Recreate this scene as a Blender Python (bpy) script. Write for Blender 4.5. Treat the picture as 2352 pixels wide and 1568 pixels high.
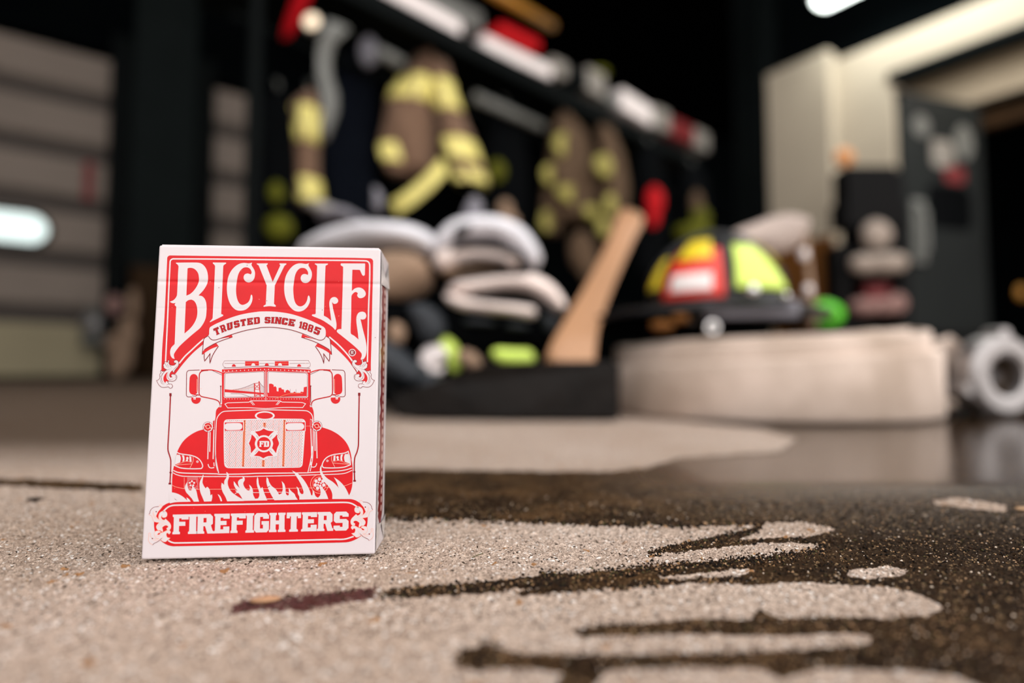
import bpy, bmesh, math, random
import numpy as np
from mathutils import Vector, Matrix
from mathutils.geometry import tessellate_polygon

random.seed(7)
rng = np.random.default_rng(11)
for o in list(bpy.data.objects):
    bpy.data.objects.remove(o, do_unlink=True)
S = bpy.context.scene
COL = S.collection

# ------------------------------------------------------------------ camera, sky, exposure
F = 1350.4          # focal length in pixels of the 2352 px wide frame
PITCH = 0.0543
CAMZ = 0.05344
cam_d = bpy.data.cameras.new('camera'); cam = bpy.data.objects.new('camera', cam_d); COL.objects.link(cam)
cam.location = (0, 0, CAMZ); cam.rotation_euler = (math.pi / 2 + PITCH, 0, 0)
cam_d.sensor_width = 36.0; cam_d.lens = F * 36.0 / 2352.0
cam_d.clip_start = 0.005; cam_d.clip_end = 200
cam_d.dof.use_dof = True; cam_d.dof.focus_distance = 0.1735; cam_d.dof.aperture_fstop = 3.4
cam_d.dof.aperture_blades = 0
S.camera = cam

world = bpy.data.worlds.new('sky'); S.world = world; world.use_nodes = True
wn = world.node_tree; wn.nodes.clear()
wo = wn.nodes.new('ShaderNodeOutputWorld'); wb = wn.nodes.new('ShaderNodeBackground')
wb.inputs[0].default_value = (1.0, 0.955, 0.925, 1); wb.inputs[1].default_value = 2.45
wn.links.new(wb.outputs[0], wo.inputs[0])

S.view_settings.view_transform = 'Standard'; S.view_settings.look = 'None'
S.view_settings.exposure = 0.0; S.view_settings.gamma = 1.0
S.view_settings.use_curve_mapping = False
S.cycles.use_denoising = True
S.cycles.max_bounces = 6; S.cycles.diffuse_bounces = 3; S.cycles.glossy_bounces = 3
S.cycles.transparent_max_bounces = 6
S.cycles.sample_clamp_indirect = 6.0
S.cycles.caustics_reflective = False; S.cycles.caustics_refractive = False

# bay lamp light (the tube in the fixture near the right wall); its fixture is built further down
CP, SP = math.cos(PITCH), math.sin(PITCH)
def ray(px, py):
    u, v = (px - 1176) / F, -(py - 784) / F
    return Vector((u, CP - v * SP, v * CP + SP))
def at(px, py, Y):
    d = ray(px, py)
    return Vector((d.x / d.y * Y, Y, CAMZ + d.z / d.y * Y))
def floor_at(px, py):
    d = ray(px, py); t = -CAMZ / d.z
    return Vector((d.x * t, d.y * t, 0))

# ------------------------------------------------------------------ helpers
def mat(name, col, rough=0.6, metal=0.0, spec=0.5, noise=0.0, nscale=30.0, bump=0.0, bscale=60.0,
        coat=0.0, sheen=0.0, emis=None, estr=0.0, col2=None, stretch=None):
    m = bpy.data.materials.new(name); m.use_nodes = True
    nt = m.node_tree; b = nt.nodes['Principled BSDF']
    b.inputs['Roughness'].default_value = rough; b.inputs['Metallic'].default_value = metal
    b.inputs['Specular IOR Level'].default_value = spec
    b.inputs['Coat Weight'].default_value = coat; b.inputs['Coat Roughness'].default_value = 0.12
    b.inputs['Sheen Weight'].default_value = sheen
    c = tuple(col) + (1,)
    b.inputs['Base Color'].default_value = c
    tc = nt.nodes.new('ShaderNodeTexCoord'); src = tc.outputs['Object']
    if stretch:
        mp = nt.nodes.new('ShaderNodeMapping'); mp.inputs['Scale'].default_value = stretch
        nt.links.new(src, mp.inputs[0]); src = mp.outputs[0]
    if noise > 0:
        n = nt.nodes.new('ShaderNodeTexNoise'); n.inputs['Scale'].default_value = nscale; n.inputs['Detail'].default_value = 5
        nt.links.new(src, n.inputs['Vector'])
        r = nt.nodes.new('ShaderNodeMapRange'); r.inputs['From Min'].default_value = 0.3; r.inputs['From Max'].default_value = 0.7
        nt.links.new(n.outputs['Fac'], r.inputs['Value'])
        mx = nt.nodes.new('ShaderNodeMix'); mx.data_type = 'RGBA'
        c2 = col2 if col2 else tuple(x * (1 - noise) for x in col)
        mx.inputs['A'].default_value = tuple(c2) + (1,); mx.inputs['B'].default_value = c
        nt.links.new(r.outputs[0], mx.inputs['Factor']); nt.links.new(mx.outputs['Result'], b.inputs['Base Color'])
    if bump > 0:
        n2 = nt.nodes.new('ShaderNodeTexNoise'); n2.inputs['Scale'].default_value = bscale; n2.inputs['Detail'].default_value = 4
        nt.links.new(src, n2.inputs['Vector'])
        bp = nt.nodes.new('ShaderNodeBump'); bp.inputs['Strength'].default_value = bump; bp.inputs['Distance'].default_value = 0.01
        nt.links.new(n2.outputs['Fac'], bp.inputs['Height']); nt.links.new(bp.outputs[0], b.inputs['Normal'])
    if emis:
        b.inputs['Emission Color'].default_value = tuple(emis) + (1,); b.inputs['Emission Strength'].default_value = estr
    return m

class MB:
    def __init__(s): s.v = []; s.f = []; s.m = []
    def add(s, vs, fs, mi=0):
        k = len(s.v); s.v += [tuple(p) for p in vs]
        for f in fs: s.f.append(tuple(i + k for i in f)); s.m.append(mi)
        return s
    def box(s, c, sz, R=None, mi=0):
        vs = []
        for x in (-.5, .5):
            for y in (-.5, .5):
                for z in (-.5, .5):
                    p = Vector((x * sz[0], y * sz[1], z * sz[2]))
                    if R is not None: p = R @ p
                    vs.append(p + Vector(c))
        return s.add(vs, [(0, 1, 3, 2), (4, 6, 7, 5), (0, 4, 5, 1), (2, 3, 7, 6), (0, 2, 6, 4), (1, 5, 7, 3)], mi)
    def hexa(s, q, d, mi=0):
        # quad q (4 points) thickened by vector d
        q = [Vector(p) for p in q]; vs = q + [p + Vector(d) for p in q]
        return s.add(vs, [(0, 1, 2, 3), (7, 6, 5, 4), (0, 4, 5, 1), (1, 5, 6, 2), (2, 6, 7, 3), (3, 7, 4, 0)], mi)
    def sweep(s, secs, n=20, mi=0, power=1.0, wob=0.0, kw=5, cap=True):
        # secs: list of (centre, half-width vector, half-depth vector)
        k = len(s.v); L = len(secs)
        for j, (P, W, D) in enumerate(secs):
            P, W, D = Vector(P), Vector(W), Vector(D)
            for i in range(n):
                a = 2 * math.pi * i / n; c, si = math.cos(a), math.sin(a)
                c = math.copysign(abs(c) ** power, c); si = math.copysign(abs(si) ** power, si)
                r = 1 + wob * math.sin(kw * a + j * 0.6) + wob * .5 * math.sin((kw * 2 + 1) * a - j * .35)
                s.v.append(tuple(P + W * c * r + D * si * r))
        for j in range(L - 1):
            for i in range(n):
                a, b = k + j * n + i, k + j * n + (i + 1) % n
                s.f.append((a, b, b + n, a + n)); s.m.append(mi)
        if cap:
            s.f.append(tuple(k + i for i in range(n))[::-1]); s.m.append(mi)
            s.f.append(tuple(k + (L - 1) * n + i for i in range(n))); s.m.append(mi)
        return s
    def tube(s, pts, r, n=12, mi=0, flat=None):
        pts = [Vector(p) for p in pts]; secs = []
        rs = r if isinstance(r, (list, tuple)) else [r] * len(pts)
        prev = None
        for i, p in enumerate(pts):
            t = (pts[min(i + 1, len(pts) - 1)] - pts[max(i - 1, 0)]).normalized()
            ref = Vector((0, 0, 1)) if abs(t.z) < .9 else Vector((0, 1, 0))
            a = t.cross(ref).normalized()
            if prev is not None and a.dot(prev) < 0: a = -a
            prev = a; b = t.cross(a).normalized()
            fl = flat if flat else 1.0
            secs.append((p, a * rs[i], b * rs[i] * fl))
        return s.sweep(secs, n, mi)
    def lathe(s, c, axis, prof, n=40, mi=0):
        # prof: list of (distance along axis, radius)
        ax = Vector(axis).normalized(); ref = Vector((0, 0, 1)) if abs(ax.z) < .9 else Vector((1, 0, 0))
        a = ax.cross(ref).normalized(); b = ax.cross(a).normalized(); k = len(s.v)
        for d, r in prof:
            for i in range(n):
                t = 2 * math.pi * i / n
                s.v.append(tuple(Vector(c) + ax * d + a * (r * math.cos(t)) + b * (r * math.sin(t))))
        for j in range(len(prof) - 1):
            for i in range(n):
                p, q = k + j * n + i, k + j * n + (i + 1) % n
                s.f.append((p, q, q + n, p + n)); s.m.append(mi)
        return s
    def build(s, name, mats, parent=None, smooth=False, bevel=0, subsurf=0, seg=2):
        me = bpy.data.meshes.new(name); me.from_pydata(s.v, [], s.f)
        mats = mats if isinstance(mats, (list, tuple)) else [mats]
        for m in mats: me.materials.append(m)
        if len(mats) > 1: me.polygons.foreach_set('material_index', s.m)
        bm = bmesh.new(); bm.from_mesh(me); bmesh.ops.recalc_face_normals(bm, faces=bm.faces); bm.to_mesh(me); bm.free()
        if smooth: me.polygons.foreach_set('use_smooth', [True] * len(me.polygons))
        me.update()
        o = bpy.data.objects.new(name, me); COL.objects.link(o)
        if parent is not None: o.parent = parent
        if bevel:
            b = o.modifiers.new('b', 'BEVEL'); b.width = bevel; b.segments = seg; b.limit_method = 'ANGLE'
        if subsurf:
            b = o.modifiers.new('s', 'SUBSURF'); b.levels = subsurf; b.render_levels = subsurf
        return o
def tag(o, label=None, cat=None, group=None, kind=None):
    if label: o['label'] = label
    if cat: o['category'] = cat
    if group: o['group'] = group
    if kind: o['kind'] = kind
    return o
def thing(name, label, cat, loc=(0, 0, 0), group=None, kind=None):
    o = bpy.data.objects.new(name, None); o.empty_display_size = .02; COL.objects.link(o); o.location = loc
    return tag(o, label, cat, group, kind)
class Local:
    """mesh builder whose points are given in the world and stored relative to a thing's origin"""
def settle():
    """children are modelled in world space: shift them into their root's frame"""
    bpy.context.view_layer.update()
    for o in list(COL.objects):
        if o.parent is None and o.type == 'EMPTY' and o.children and not o.get('_loc'):
            off = Vector(o.location)
            for c in o.children: c.location = Vector(c.location) - off

# ------------------------------------------------------------------ materials
M = {}
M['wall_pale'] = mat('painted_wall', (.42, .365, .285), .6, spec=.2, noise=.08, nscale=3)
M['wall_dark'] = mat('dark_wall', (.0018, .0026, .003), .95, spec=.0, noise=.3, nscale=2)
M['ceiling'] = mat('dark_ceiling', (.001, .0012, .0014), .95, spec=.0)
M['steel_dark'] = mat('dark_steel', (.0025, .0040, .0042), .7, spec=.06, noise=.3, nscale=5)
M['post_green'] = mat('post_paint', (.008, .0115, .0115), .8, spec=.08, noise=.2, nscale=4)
M['door_panel'] = mat('garage_panel', (.24, .20, .17), .7, spec=.12, noise=.1, nscale=2)
M['door_rail_shaded'] = mat('garage_rail_shaded', (.075, .064, .057), .7, spec=.1)
M['door_low'] = mat('garage_low_panel', (.36, .315, .205), .7, spec=.15, noise=.12, nscale=2)
M['glass_lit'] = mat('door_window_glass', (.5, .6, .58), .1, emis=(.80, .95, .92), estr=1.05)
M['rubber'] = mat('black_rubber', (.0035, .0035, .004), .7, spec=.12, noise=.3, nscale=40)
M['wood_brown'] = mat('brown_board', (.045, .024, .011), .8, spec=.1, noise=.35, nscale=4, stretch=(1, 1, .2))
M['wood_orange'] = mat('orange_board', (.16, .062, .013), .7, spec=.15, noise=.25, nscale=6, stretch=(1, 1, .2))
M['handle_wood'] = mat('ash_wood', (.47, .245, .12), .5, noise=.22, nscale=40, stretch=(6, 6, 1), coat=.2)
M['axe_steel'] = mat('black_axe_steel', (.007, .005, .004), .5, metal=0, spec=.15, noise=.5, nscale=25, bump=.25, bscale=60)
M['hose'] = mat('hose_jacket', (.82, .675, .585), .85, spec=.2, noise=.34, nscale=11, bump=.5, bscale=420, sheen=.1, col2=(.46, .355, .28))
M['alu'] = mat('cast_aluminium', (.40, .38, .38), .4, metal=.8, noise=.15, nscale=60, bump=.08, bscale=150)
M['brass'] = mat('worn_brass', (.085, .045, .012), .6, metal=.3)
M['chrome'] = mat('chrome', (.85, .84, .84), .12, metal=1)
M['dark_hole'] = mat('hose_bore', (.01, .009, .008), .8)
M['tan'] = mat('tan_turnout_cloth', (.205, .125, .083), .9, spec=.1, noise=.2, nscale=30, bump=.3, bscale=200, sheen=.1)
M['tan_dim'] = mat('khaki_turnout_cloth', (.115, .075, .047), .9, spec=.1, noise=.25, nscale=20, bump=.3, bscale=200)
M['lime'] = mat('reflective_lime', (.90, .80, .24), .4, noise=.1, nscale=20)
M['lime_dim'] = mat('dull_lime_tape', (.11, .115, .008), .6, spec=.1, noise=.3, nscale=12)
M['limegreen'] = mat('bright_lime_tape', (.52, .80, .07), .4)
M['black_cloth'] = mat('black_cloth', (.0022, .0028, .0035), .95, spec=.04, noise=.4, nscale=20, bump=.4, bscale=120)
M['navy_cloth'] = mat('navy_cloth', (.0035, .005, .009), .95, spec=.04, noise=.4, nscale=20, bump=.4, bscale=120)
M['silver_cloth'] = mat('silver_grey_cloth', (.86, .86, .92), .6, noise=.25, nscale=15, bump=.35, bscale=60)
M['grey_cloth'] = mat('grey_lining', (.22, .215, .25), .7, noise=.35, nscale=14, bump=.4, bscale=60)
M['cream_cloth'] = mat('cream_lining', (.92, .79, .74), .75, noise=.18, nscale=12, bump=.3, bscale=60)
M['glove_canvas'] = mat('glove_canvas', (.56, .46, .41), .8, noise=.25, nscale=16, bump=.3, bscale=60)
M['stand_cloth'] = mat('stand_cloth', (.40, .33, .28), .85, noise=.25, nscale=12)
M['beige_cloth'] = mat('beige_canvas', (.36, .245, .17), .85, spec=.1, noise=.25, nscale=18, bump=.35, bscale=90)
M['slate'] = mat('slate_rubber', (.026, .031, .038), .55, spec=.3, noise=.25, nscale=14, bump=.3, bscale=40)
M['helmet_black'] = mat('helmet_shell', (.0035, .0042, .006), .42, spec=.3, coat=.08, noise=.3, nscale=8)
M['helmet_yellow'] = mat('reflective_yellow', (.88, .68, .03), .35)
M['helmet_lime'] = mat('helmet_lime_tape', (.72, .95, .16), .35)
M['helmet_red'] = mat('helmet_red_patch', (.80, .045, .03), .35)
M['white_plastic'] = mat('white_plastic', (.92, .85, .84), .4)
M['off_white'] = mat('off_white', (.30, .28, .25), .6, noise=.3, nscale=10)
M['grey_metal'] = mat('grey_metal', (.17, .175, .165), .5, spec=.3, noise=.2, nscale=8)
M['red'] = mat('red_paint', (.50, .004, .008), .6, spec=.15)
M['dark_red'] = mat('dark_red_paint', (.16, .006, .008), .6)
M['pink'] = mat('pink_cloth', (.33, .19, .17), .85, noise=.3, nscale=20)
M['orange_y'] = mat('amber_plastic', (.42, .19, .015), .5)
M['orange'] = mat('orange_plastic', (.62, .25, .07), .5)
M['green'] = mat('green_plastic', (.10, .62, .01), .4)
M['leaf_dark'] = mat('door_leaf_paint', (.0115, .014, .014), .65, spec=.12, noise=.15, nscale=3)
M['lamp'] = mat('lamp_diffuser', (.9, .95, .92), .5, emis=(.92, 1.0, .95), estr=7.0)

M['strap_red'] = mat('strap_red', (.28, .003, .006), .7, spec=.05)
# ------------------------------------------------------------------ the room
AW = 53.5 * math.pi / 180
DA = Vector((math.sin(AW), math.cos(AW), 0))         # along the garage door wall
DB = Vector((-math.cos(AW), math.sin(AW), 0))        # along the pale side wall
RA = Matrix.Rotation(math.atan2(DA.y, DA.x), 3, 'Z')
RB = Matrix.Rotation(math.atan2(DB.y, DB.x), 3, 'Z')
UP = Vector((0, 0, 1))
W0 = Vector((-.871 * 5.3, 5.3, 0))                    # point of the door wall seen at the picture's left edge
def wall_pt(t, z=0, off=0): return W0 + DA * t + DB * off + UP * z
def slab(name, p, q, z0, z1, thick, m, parent=None, bevel=0):
    p, q = Vector(p), Vector(q); d = (q - p); L = d.length; d.normalize(); n = Vector((-d.y, d.x, 0))
    mb = MB(); mb.hexa([p + UP * z0, q + UP * z0, q + UP * z1, p + UP * z1], n * thick)
    return mb.build(name, m, parent, bevel=bevel)

# floor: one sheet, finer where the camera looks. A wet / dry value per vertex says where water and dirt lie.
def inside(poly, X, Y):
    c = np.zeros(X.shape, bool); n = len(poly)
    for i in range(n):
        x1, y1 = poly[i]; x2, y2 = poly[(i + 1) % n]
        if y1 == y2: continue
        k = ((y1 > Y) != (y2 > Y)) & (X < (x2 - x1) * (Y - y1) / (y2 - y1) + x1); c ^= k
    return c
WET = [(1, [(870, 1076), (1150, 1080), (1400, 1083), (1490, 1072), (1560, 1052), (1790, 1037), (1835, 1008), (1750, 985), (1560, 966), (1700, 950), (2600, 915), (3200, 1000), (3200, 1700),
            (2420, 1640), (2290, 1592), (2200, 1556), (2100, 1540), (1960, 1536), (1880, 1535), (1800, 1562), (1750, 1535), (1560, 1532), (1400, 1538), (1330, 1620), (1270, 1600), (1290, 1545),
            (1180, 1533), (1090, 1542), (1036, 1518), (1060, 1492), (1110, 1482), (1200, 1502), (1400, 1505), (1700, 1497), (1850, 1493), (1995, 1478), (2005, 1462), (1960, 1453), (1800, 1462),
            (1600, 1455), (1330, 1462), (1310, 1448), (1370, 1436), (1480, 1432), (1600, 1420), (1720, 1424), (1745, 1398), (1790, 1420), (1900, 1416), (2050, 1420), (2140, 1412), (2168, 1394),
            (2120, 1368), (2040, 1348), (1940, 1342), (1830, 1335), (1730, 1345), (1640, 1335), (1480, 1346), (1340, 1356), (1200, 1370), (1180, 1360), (1290, 1342), (1100, 1362), (960, 1370),
            (890, 1372), (870, 1358), (960, 1346), (1090, 1338), (1200, 1326), (1290, 1318), (1420, 1310), (1560, 1296), (1700, 1285), (1820, 1272), (1900, 1258), (1860, 1246), (1760, 1247), (1640, 1258),
            (1560, 1270), (1490, 1272), (1530, 1254), (1620, 1236), (1700, 1222), (1740, 1208), (1600, 1207), (1400, 1208), (1250, 1202), (1060, 1192), (870, 1187)]),
       (0, [(1755, 1200), (1830, 1197), (1925, 1214), (1880, 1230), (1760, 1236), (1690, 1240), (1745, 1220)]),
       (0, [(1500, 1325), (1600, 1318), (1715, 1303), (1738, 1312), (1690, 1324), (1560, 1332)]),
       (0, [(1950, 1308), (2040, 1300), (2090, 1308), (2075, 1322), (1990, 1328), (1945, 1322)]),
       (0, [(2140, 1146), (2200, 1144), (2310, 1160), (2312, 1174), (2240, 1170), (2150, 1158)]),
       (1, [(-700, 1080), (-100, 1096), (120, 1102), (330, 1112), (330, 1129), (110, 1120), (-100, 1112), (-700, 1100)]),
       (1, [(72, 1146), (80, 1144), (88, 1150), (80, 1156)]),
       ]
rows = []
y = 3600.0
ys = [3600, 3000, 2600, 2300, 2100, 1950, 1850, 1780, 1720, 1680, 1650, 1625, 1605]
v = 1590.0
while v > 905: ys.append(v); v -= (2.0 if v > 1080 else 3.0) if v < 1580 else 5
while v > 862: ys.append(v); v -= (v - 857.2) * .07 + .15
ys += [861, 860, 859.2, 858.6]
xs = [-7200, -5200, -3600, -2600, -1900, -1400, -1000, -700, -480, -320, -200, -120, -60] + list(np.arange(-30, 2400, 3.0)) + [2420, 2480, 2560, 2680, 2840, 3050, 3400, 3900, 4600, 5600, 7200, 9200]
xs = np.array(xs, float); ys = np.array(ys, float)
GX, GY = np.meshgrid(xs, ys)
wet = np.zeros(GX.shape)
for dx, dy in ((-3, -1.5), (3, -1.5), (0, 0), (-3, 1.5), (3, 1.5), (0, 3), (0, -3), (6, 0), (-6, 0)):
    w = np.zeros(GX.shape, bool)
    for val, poly in WET:
        w = np.where(inside(poly, GX + dx, GY + dy), bool(val), w)
    wet += w / 9.0
damp = np.zeros(GX.shape)
damp += np.clip((1085 - GY) / 75, 0, 1) * np.clip((930 - GX) / 200, 0, 1) * .95
damp += np.clip((975 - GY) / 60, 0, 1) * np.clip((GX - 850) / 150, 0, 1) * .5
damp = np.clip(damp, 0, 1)
dust = np.where(inside([(520, 1412), (560, 1380), (640, 1376), (720, 1366), (850, 1352), (870, 1372), (800, 1384), (700, 1404), (600, 1402)], GX, GY), 1.0, 0.0)
u = (GX - 1176) / F; vv = -(GY - 784) / F
dz = vv * CP + SP; t = -CAMZ / dz
PX, PY = u * t, (CP - vv * SP) * t
nr, nc = GX.shape
rz = rng.normal(0, 1, GX.shape)
rz = (rz + .6 * (np.roll(rz, 1, 1) + np.roll(rz, -1, 1))) / 1.3          # grains two or three vertices wide
big = rng.normal(0, 1, (GX.shape[0] // 4 + 2, GX.shape[1] // 8 + 2)); big = np.kron(big, np.ones((4, 8)))[:GX.shape[0], :GX.shape[1]]
big = (big + np.roll(big, 2, 0) + np.roll(big, 4, 1) + np.roll(np.roll(big, 2, 0), 4, 1)) / 4
amp = .00017 * np.clip((.42 - PY) / .15, 0, 1) * np.clip(PY / .17, .3, 1.5) * ((GX > -30) & (GX < 2397) & (GY < 1580))
filmv = np.clip((PY - .19) / .11, 0, 1) * np.clip((PX - .03) / .07, 0, 1) * np.clip((wet - .7) / .3, 0, 1)
ZZ = np.clip(amp * (rz + .9 * big), -.0006, .0006) * (1 - filmv)
V = np.stack([PX.ravel(), PY.ravel(), ZZ.ravel()], 1)
idx = np.arange(nr * nc).reshape(nr, nc)
quads = np.stack([idx[:-1, :-1].ravel(), idx[:-1, 1:].ravel(), idx[1:, 1:].ravel(), idx[1:, :-1].ravel()], 1).tolist()
extra = [(-14, -3.2, 0), (14, -3.2, 0)]
Vl = V.tolist()
k = len(Vl); Vl += extra
# the sheet goes on behind and beside the camera
right = [int(idx[r, nc - 1]) for r in range(nr)]; left = [int(idx[r, 0]) for r in range(nr)]
for i in range(nr - 1):
    if Vl[right[i]][0] < 14: quads.append([k + 1, right[i + 1], right[i]])
    if Vl[left[i]][0] > -14: quads.append([k, left[i], left[i + 1]])
for c in range(nc - 1):
    quads.append([k if c < nc // 2 else k + 1, int(idx[0, c + 1]), int(idx[0, c])])
quads.append([k, k + 1, int(idx[0, nc // 2])])
me = bpy.data.meshes.new('floor'); me.from_pydata(Vl, [], quads)
for nm, arr in (('wet', wet), ('damp', damp), ('dust', dust)):
    a = me.attributes.new(nm, 'FLOAT', 'POINT'); a.data.foreach_set('value', np.concatenate([arr.ravel(), [0, 0]]).astype(np.float32))
floor = bpy.data.objects.new('floor', me); COL.objects.link(floor)
tag(floor, 'coarse concrete floor, pale where dry and dark where wet', None, kind='structure')

fm = bpy.data.materials.new('concrete'); fm.use_nodes = True; nt = fm.node_tree; N = nt.nodes; L = nt.links
bs = N['Principled BSDF']
def nn(t, **k):
    n = N.new(t)
    for a, b in k.items(): setattr(n, a, b)
    return n
def math_(op, a, b=None, c=None, clamp=False):
    n = nn('ShaderNodeMath', operation=op, use_clamp=clamp)
    for i, x in enumerate((a, b, c)):
        if x is None: continue
        if isinstance(x, (int, float)): n.inputs[i].default_value = x
        else: L.new(x, n.inputs[i])
    return n.outputs[0]
def noise_(scale, det=4, rough=.6, vec=None):
    n = nn('ShaderNodeTexNoise'); n.inputs['Scale'].default_value = scale; n.inputs['Detail'].default_value = det; n.inputs['Roughness'].default_value = rough
    L.new(vec or pos, n.inputs['Vector']); return n.outputs['Fac']
def vor_(scale, rnd=1, out='Distance'):
    n = nn('ShaderNodeTexVoronoi'); n.inputs['Scale'].default_value = scale; n.inputs['Randomness'].default_value = rnd
    L.new(pos, n.inputs['Vector']); return n.outputs[out]
def mixc(f, a, b):
    n = nn('ShaderNodeMix', data_type='RGBA')
    for s_, x in (('Factor', f), ('A', a), ('B', b)):
        if isinstance(x, (int, float)): n.inputs[s_].default_value = x
        elif isinstance(x, tuple): n.inputs[s_].default_value = x + (1,)
        else: L.new(x, n.inputs[s_])
    return n.outputs['Result']
def rng_(x, a, b, c=0.0, d=1.0):
    n = nn('ShaderNodeMapRange'); n.inputs[1].default_value = a; n.inputs[2].default_value = b; n.inputs[3].default_value = c; n.inputs[4].default_value = d
    L.new(x, n.inputs[0]); return n.outputs[0]
geo = nn('ShaderNodeNewGeometry'); pos = geo.outputs['Position']
aw = nn('ShaderNodeAttribute', attribute_name='wet').outputs['Fac']
ad = nn('ShaderNodeAttribute', attribute_name='damp').outputs['Fac']
au = nn('ShaderNodeAttribute', attribute_name='dust').outputs['Fac']
n1 = math_('ADD', math_('MULTIPLY', noise_(420, 4, .7), .55), math_('MULTIPLY', noise_(110, 4, .7), .45)); n2 = noise_(1900, 4, .75); n3 = noise_(35, 4, .6); n4 = noise_(7, 4, .6)
edge = math_('ADD', aw, math_('MULTIPLY', math_('SUBTRACT', n1, .5), 2.2))
W = rng_(edge, .45, .56)
# dry concrete: pale cement with dark and light grains
cell = vor_(1500, 1, 'Color'); sep = nn('ShaderNodeSeparateColor'); L.new(cell, sep.inputs[0])
cell2 = vor_(520, 1, 'Color'); sep2 = nn('ShaderNodeSeparateColor'); L.new(cell2, sep2.inputs[0])
sepx_ = nn('ShaderNodeSeparateXYZ'); L.new(pos, sepx_.inputs[0]); sepx0 = sepx_.outputs[0]
dry = mixc(rng_(n4, .35, .65), (.70, .535, .425), (.90, .735, .625))
dry = mixc(rng_(noise_(380, 4, .75), .38, .60), mixc(.5, dry, (.19, .125, .09)), dry)
dry = mixc(rng_(n2, .38, .54), mixc(.8, dry, (.12, .075, .05)), dry)
dry = mixc(rng_(n2, .58, .70, 0, .7), dry, (.95, .82, .73))
dry = mixc(rng_(sep.outputs[0], .93, .97), dry, (.95, .90, .86))
dry = mixc(rng_(sep.outputs[1], .95, .97), dry, (.06, .042, .030))
dry = mixc(rng_(sep2.outputs[2], .992, .995), dry, (.42, .22, .10))
dry = mixc(rng_(n3, .62, .8, 0, .35), dry, (.30, .22, .17))
wetc = mixc(rng_(n2, .35, .7), (.0085, .0040, .0016), (.045, .0225, .0095))
wetc = mixc(rng_(sep.outputs[0], .93, .95), wetc, (.26, .17, .09))
wetc = mixc(math_('MULTIPLY', rng_(n3, .42, .66, 0, .8), rng_(sepx0, .14, .04)), wetc, (.12, .064, .027))
dampc = mixc(.90, dry, (.050, .028, .013))
base = mixc(ad, dry, dampc)
base = mixc(math_('MULTIPLY', au, rng_(n1, .38, .52)), base, (.09, .030, .026))
base = mixc(W, base, wetc)
L.new(base, bs.inputs['Base Color'])
# relief: pebbly grain; a smoother water film where it is wettest
sepx = nn('ShaderNodeSeparateXYZ'); L.new(pos, sepx.inputs[0])
film = math_('MULTIPLY', math_('MULTIPLY', rng_(sepx.outputs[1], .19, .30), rng_(sepx.outputs[0], .03, .10)), rng_(aw, .7, 1.0))
h = math_('ADD', math_('MULTIPLY', n2, .5), math_('MULTIPLY', rng_(vor_(900), 0, .9), -.7))
h = math_('ADD', h, math_('MULTIPLY', n1, 1.2))
bp = nn('ShaderNodeBump'); bp.inputs['Distance'].default_value = .0011
L.new(h, bp.inputs['Height'])
L.new(math_('SUBTRACT', .95, math_('MULTIPLY', film, .90)), bp.inputs['Strength'])
L.new(bp.outputs[0], bs.inputs['Normal'])
ro = math_('ADD', math_('MULTIPLY', W, -.42), .85)
ro = math_('SUBTRACT', ro, math_('MULTIPLY', film, .31))
ro = math_('SUBTRACT', ro, math_('MULTIPLY', ad, .15))
L.new(ro, bs.inputs['Roughness'])
L.new(math_('ADD', .06, math_('MULTIPLY', film, .44)), bs.inputs['Specular IOR Level'])
me.materials.append(fm)

# garage doors: stacked panels with a recessed rail between them, its shade painted in as a darker colour
def garage_door(name, t0, t1, window=None):
    root = thing(name, 'sectional garage door of ribbed panels', None, wall_pt((t0 + t1) / 2), kind='structure')
    del root['label']
    z = .06; Hs = .53; k = 0
    low = MB(); low.hexa([wall_pt(t0, .03), wall_pt(t1, .03), wall_pt(t1, .52), wall_pt(t0, .52)], -DB * .05)
    low.build('panel', M['door_low'], root, bevel=.01)
    z = .52
    while z < 3.1:
        m_ = MB(); m_.hexa([wall_pt(t0, z), wall_pt(t1, z), wall_pt(t1, z + .15), wall_pt(t0, z + .15)], -DB * .012)
        m_.build('rail', M['door_rail_shaded'], root)
        m_ = MB(); zt = min(z + .53, 3.22)
        m_.add([wall_pt(t0, z + .15), wall_pt(t1, z + .15), wall_pt(t1, zt), wall_pt(t0, zt),
                wall_pt(t0, z + .19, -.06), wall_pt(t1, z + .19, -.06), wall_pt(t1, zt - .01, -.05), wall_pt(t0, zt - .01, -.05)],
               [(0, 1, 2, 3), (7, 6, 5, 4), (0, 4, 5, 1), (1, 5, 6, 2), (2, 6, 7, 3), (3, 7, 4, 0)])
        p_ = m_.build('panel', M['door_panel'], root, bevel=.006)
        if window and window[0] < z + .3 < window[0] + .53:
            (zc, a, b) = window; hh = .135
            zc = z + .33
            for nm, gr, ex, mm, oo in (('window_frame', .035, .02, M['rubber'], -.062), ('pane', 0, .012, M['glass_lit'], -.078)):
                w_ = MB(); ring = []
                for i in range(32):
                    an = 2 * math.pi * i / 32
                    cx = (a + hh) if math.cos(an) < 0 else (b - hh)
                    ring.append((cx + math.cos(an) * (hh + gr), zc + math.sin(an) * (hh + gr)))
                vs = [wall_pt(x, zz, oo) for x, zz in ring] + [wall_pt(x, zz, oo - ex) for x, zz in ring]
                w_.add(vs, [tuple(range(32)), tuple(range(63, 31, -1))] + [(i, (i + 1) % 32, 32 + (i + 1) % 32, 32 + i) for i in range(32)])
                w_.build(nm, mm, p_)
        z += .53
    return root
garage_door('door_1', -3.2, .78, window=(1.10, -1.1, .30))
garage_door('door_2', 1.62, 5.4)
slab('trim_1', wall_pt(.74, 0, -.16), wall_pt(.92, 0, -.16), 0, 3.4, .16, M['steel_dark'])
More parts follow.
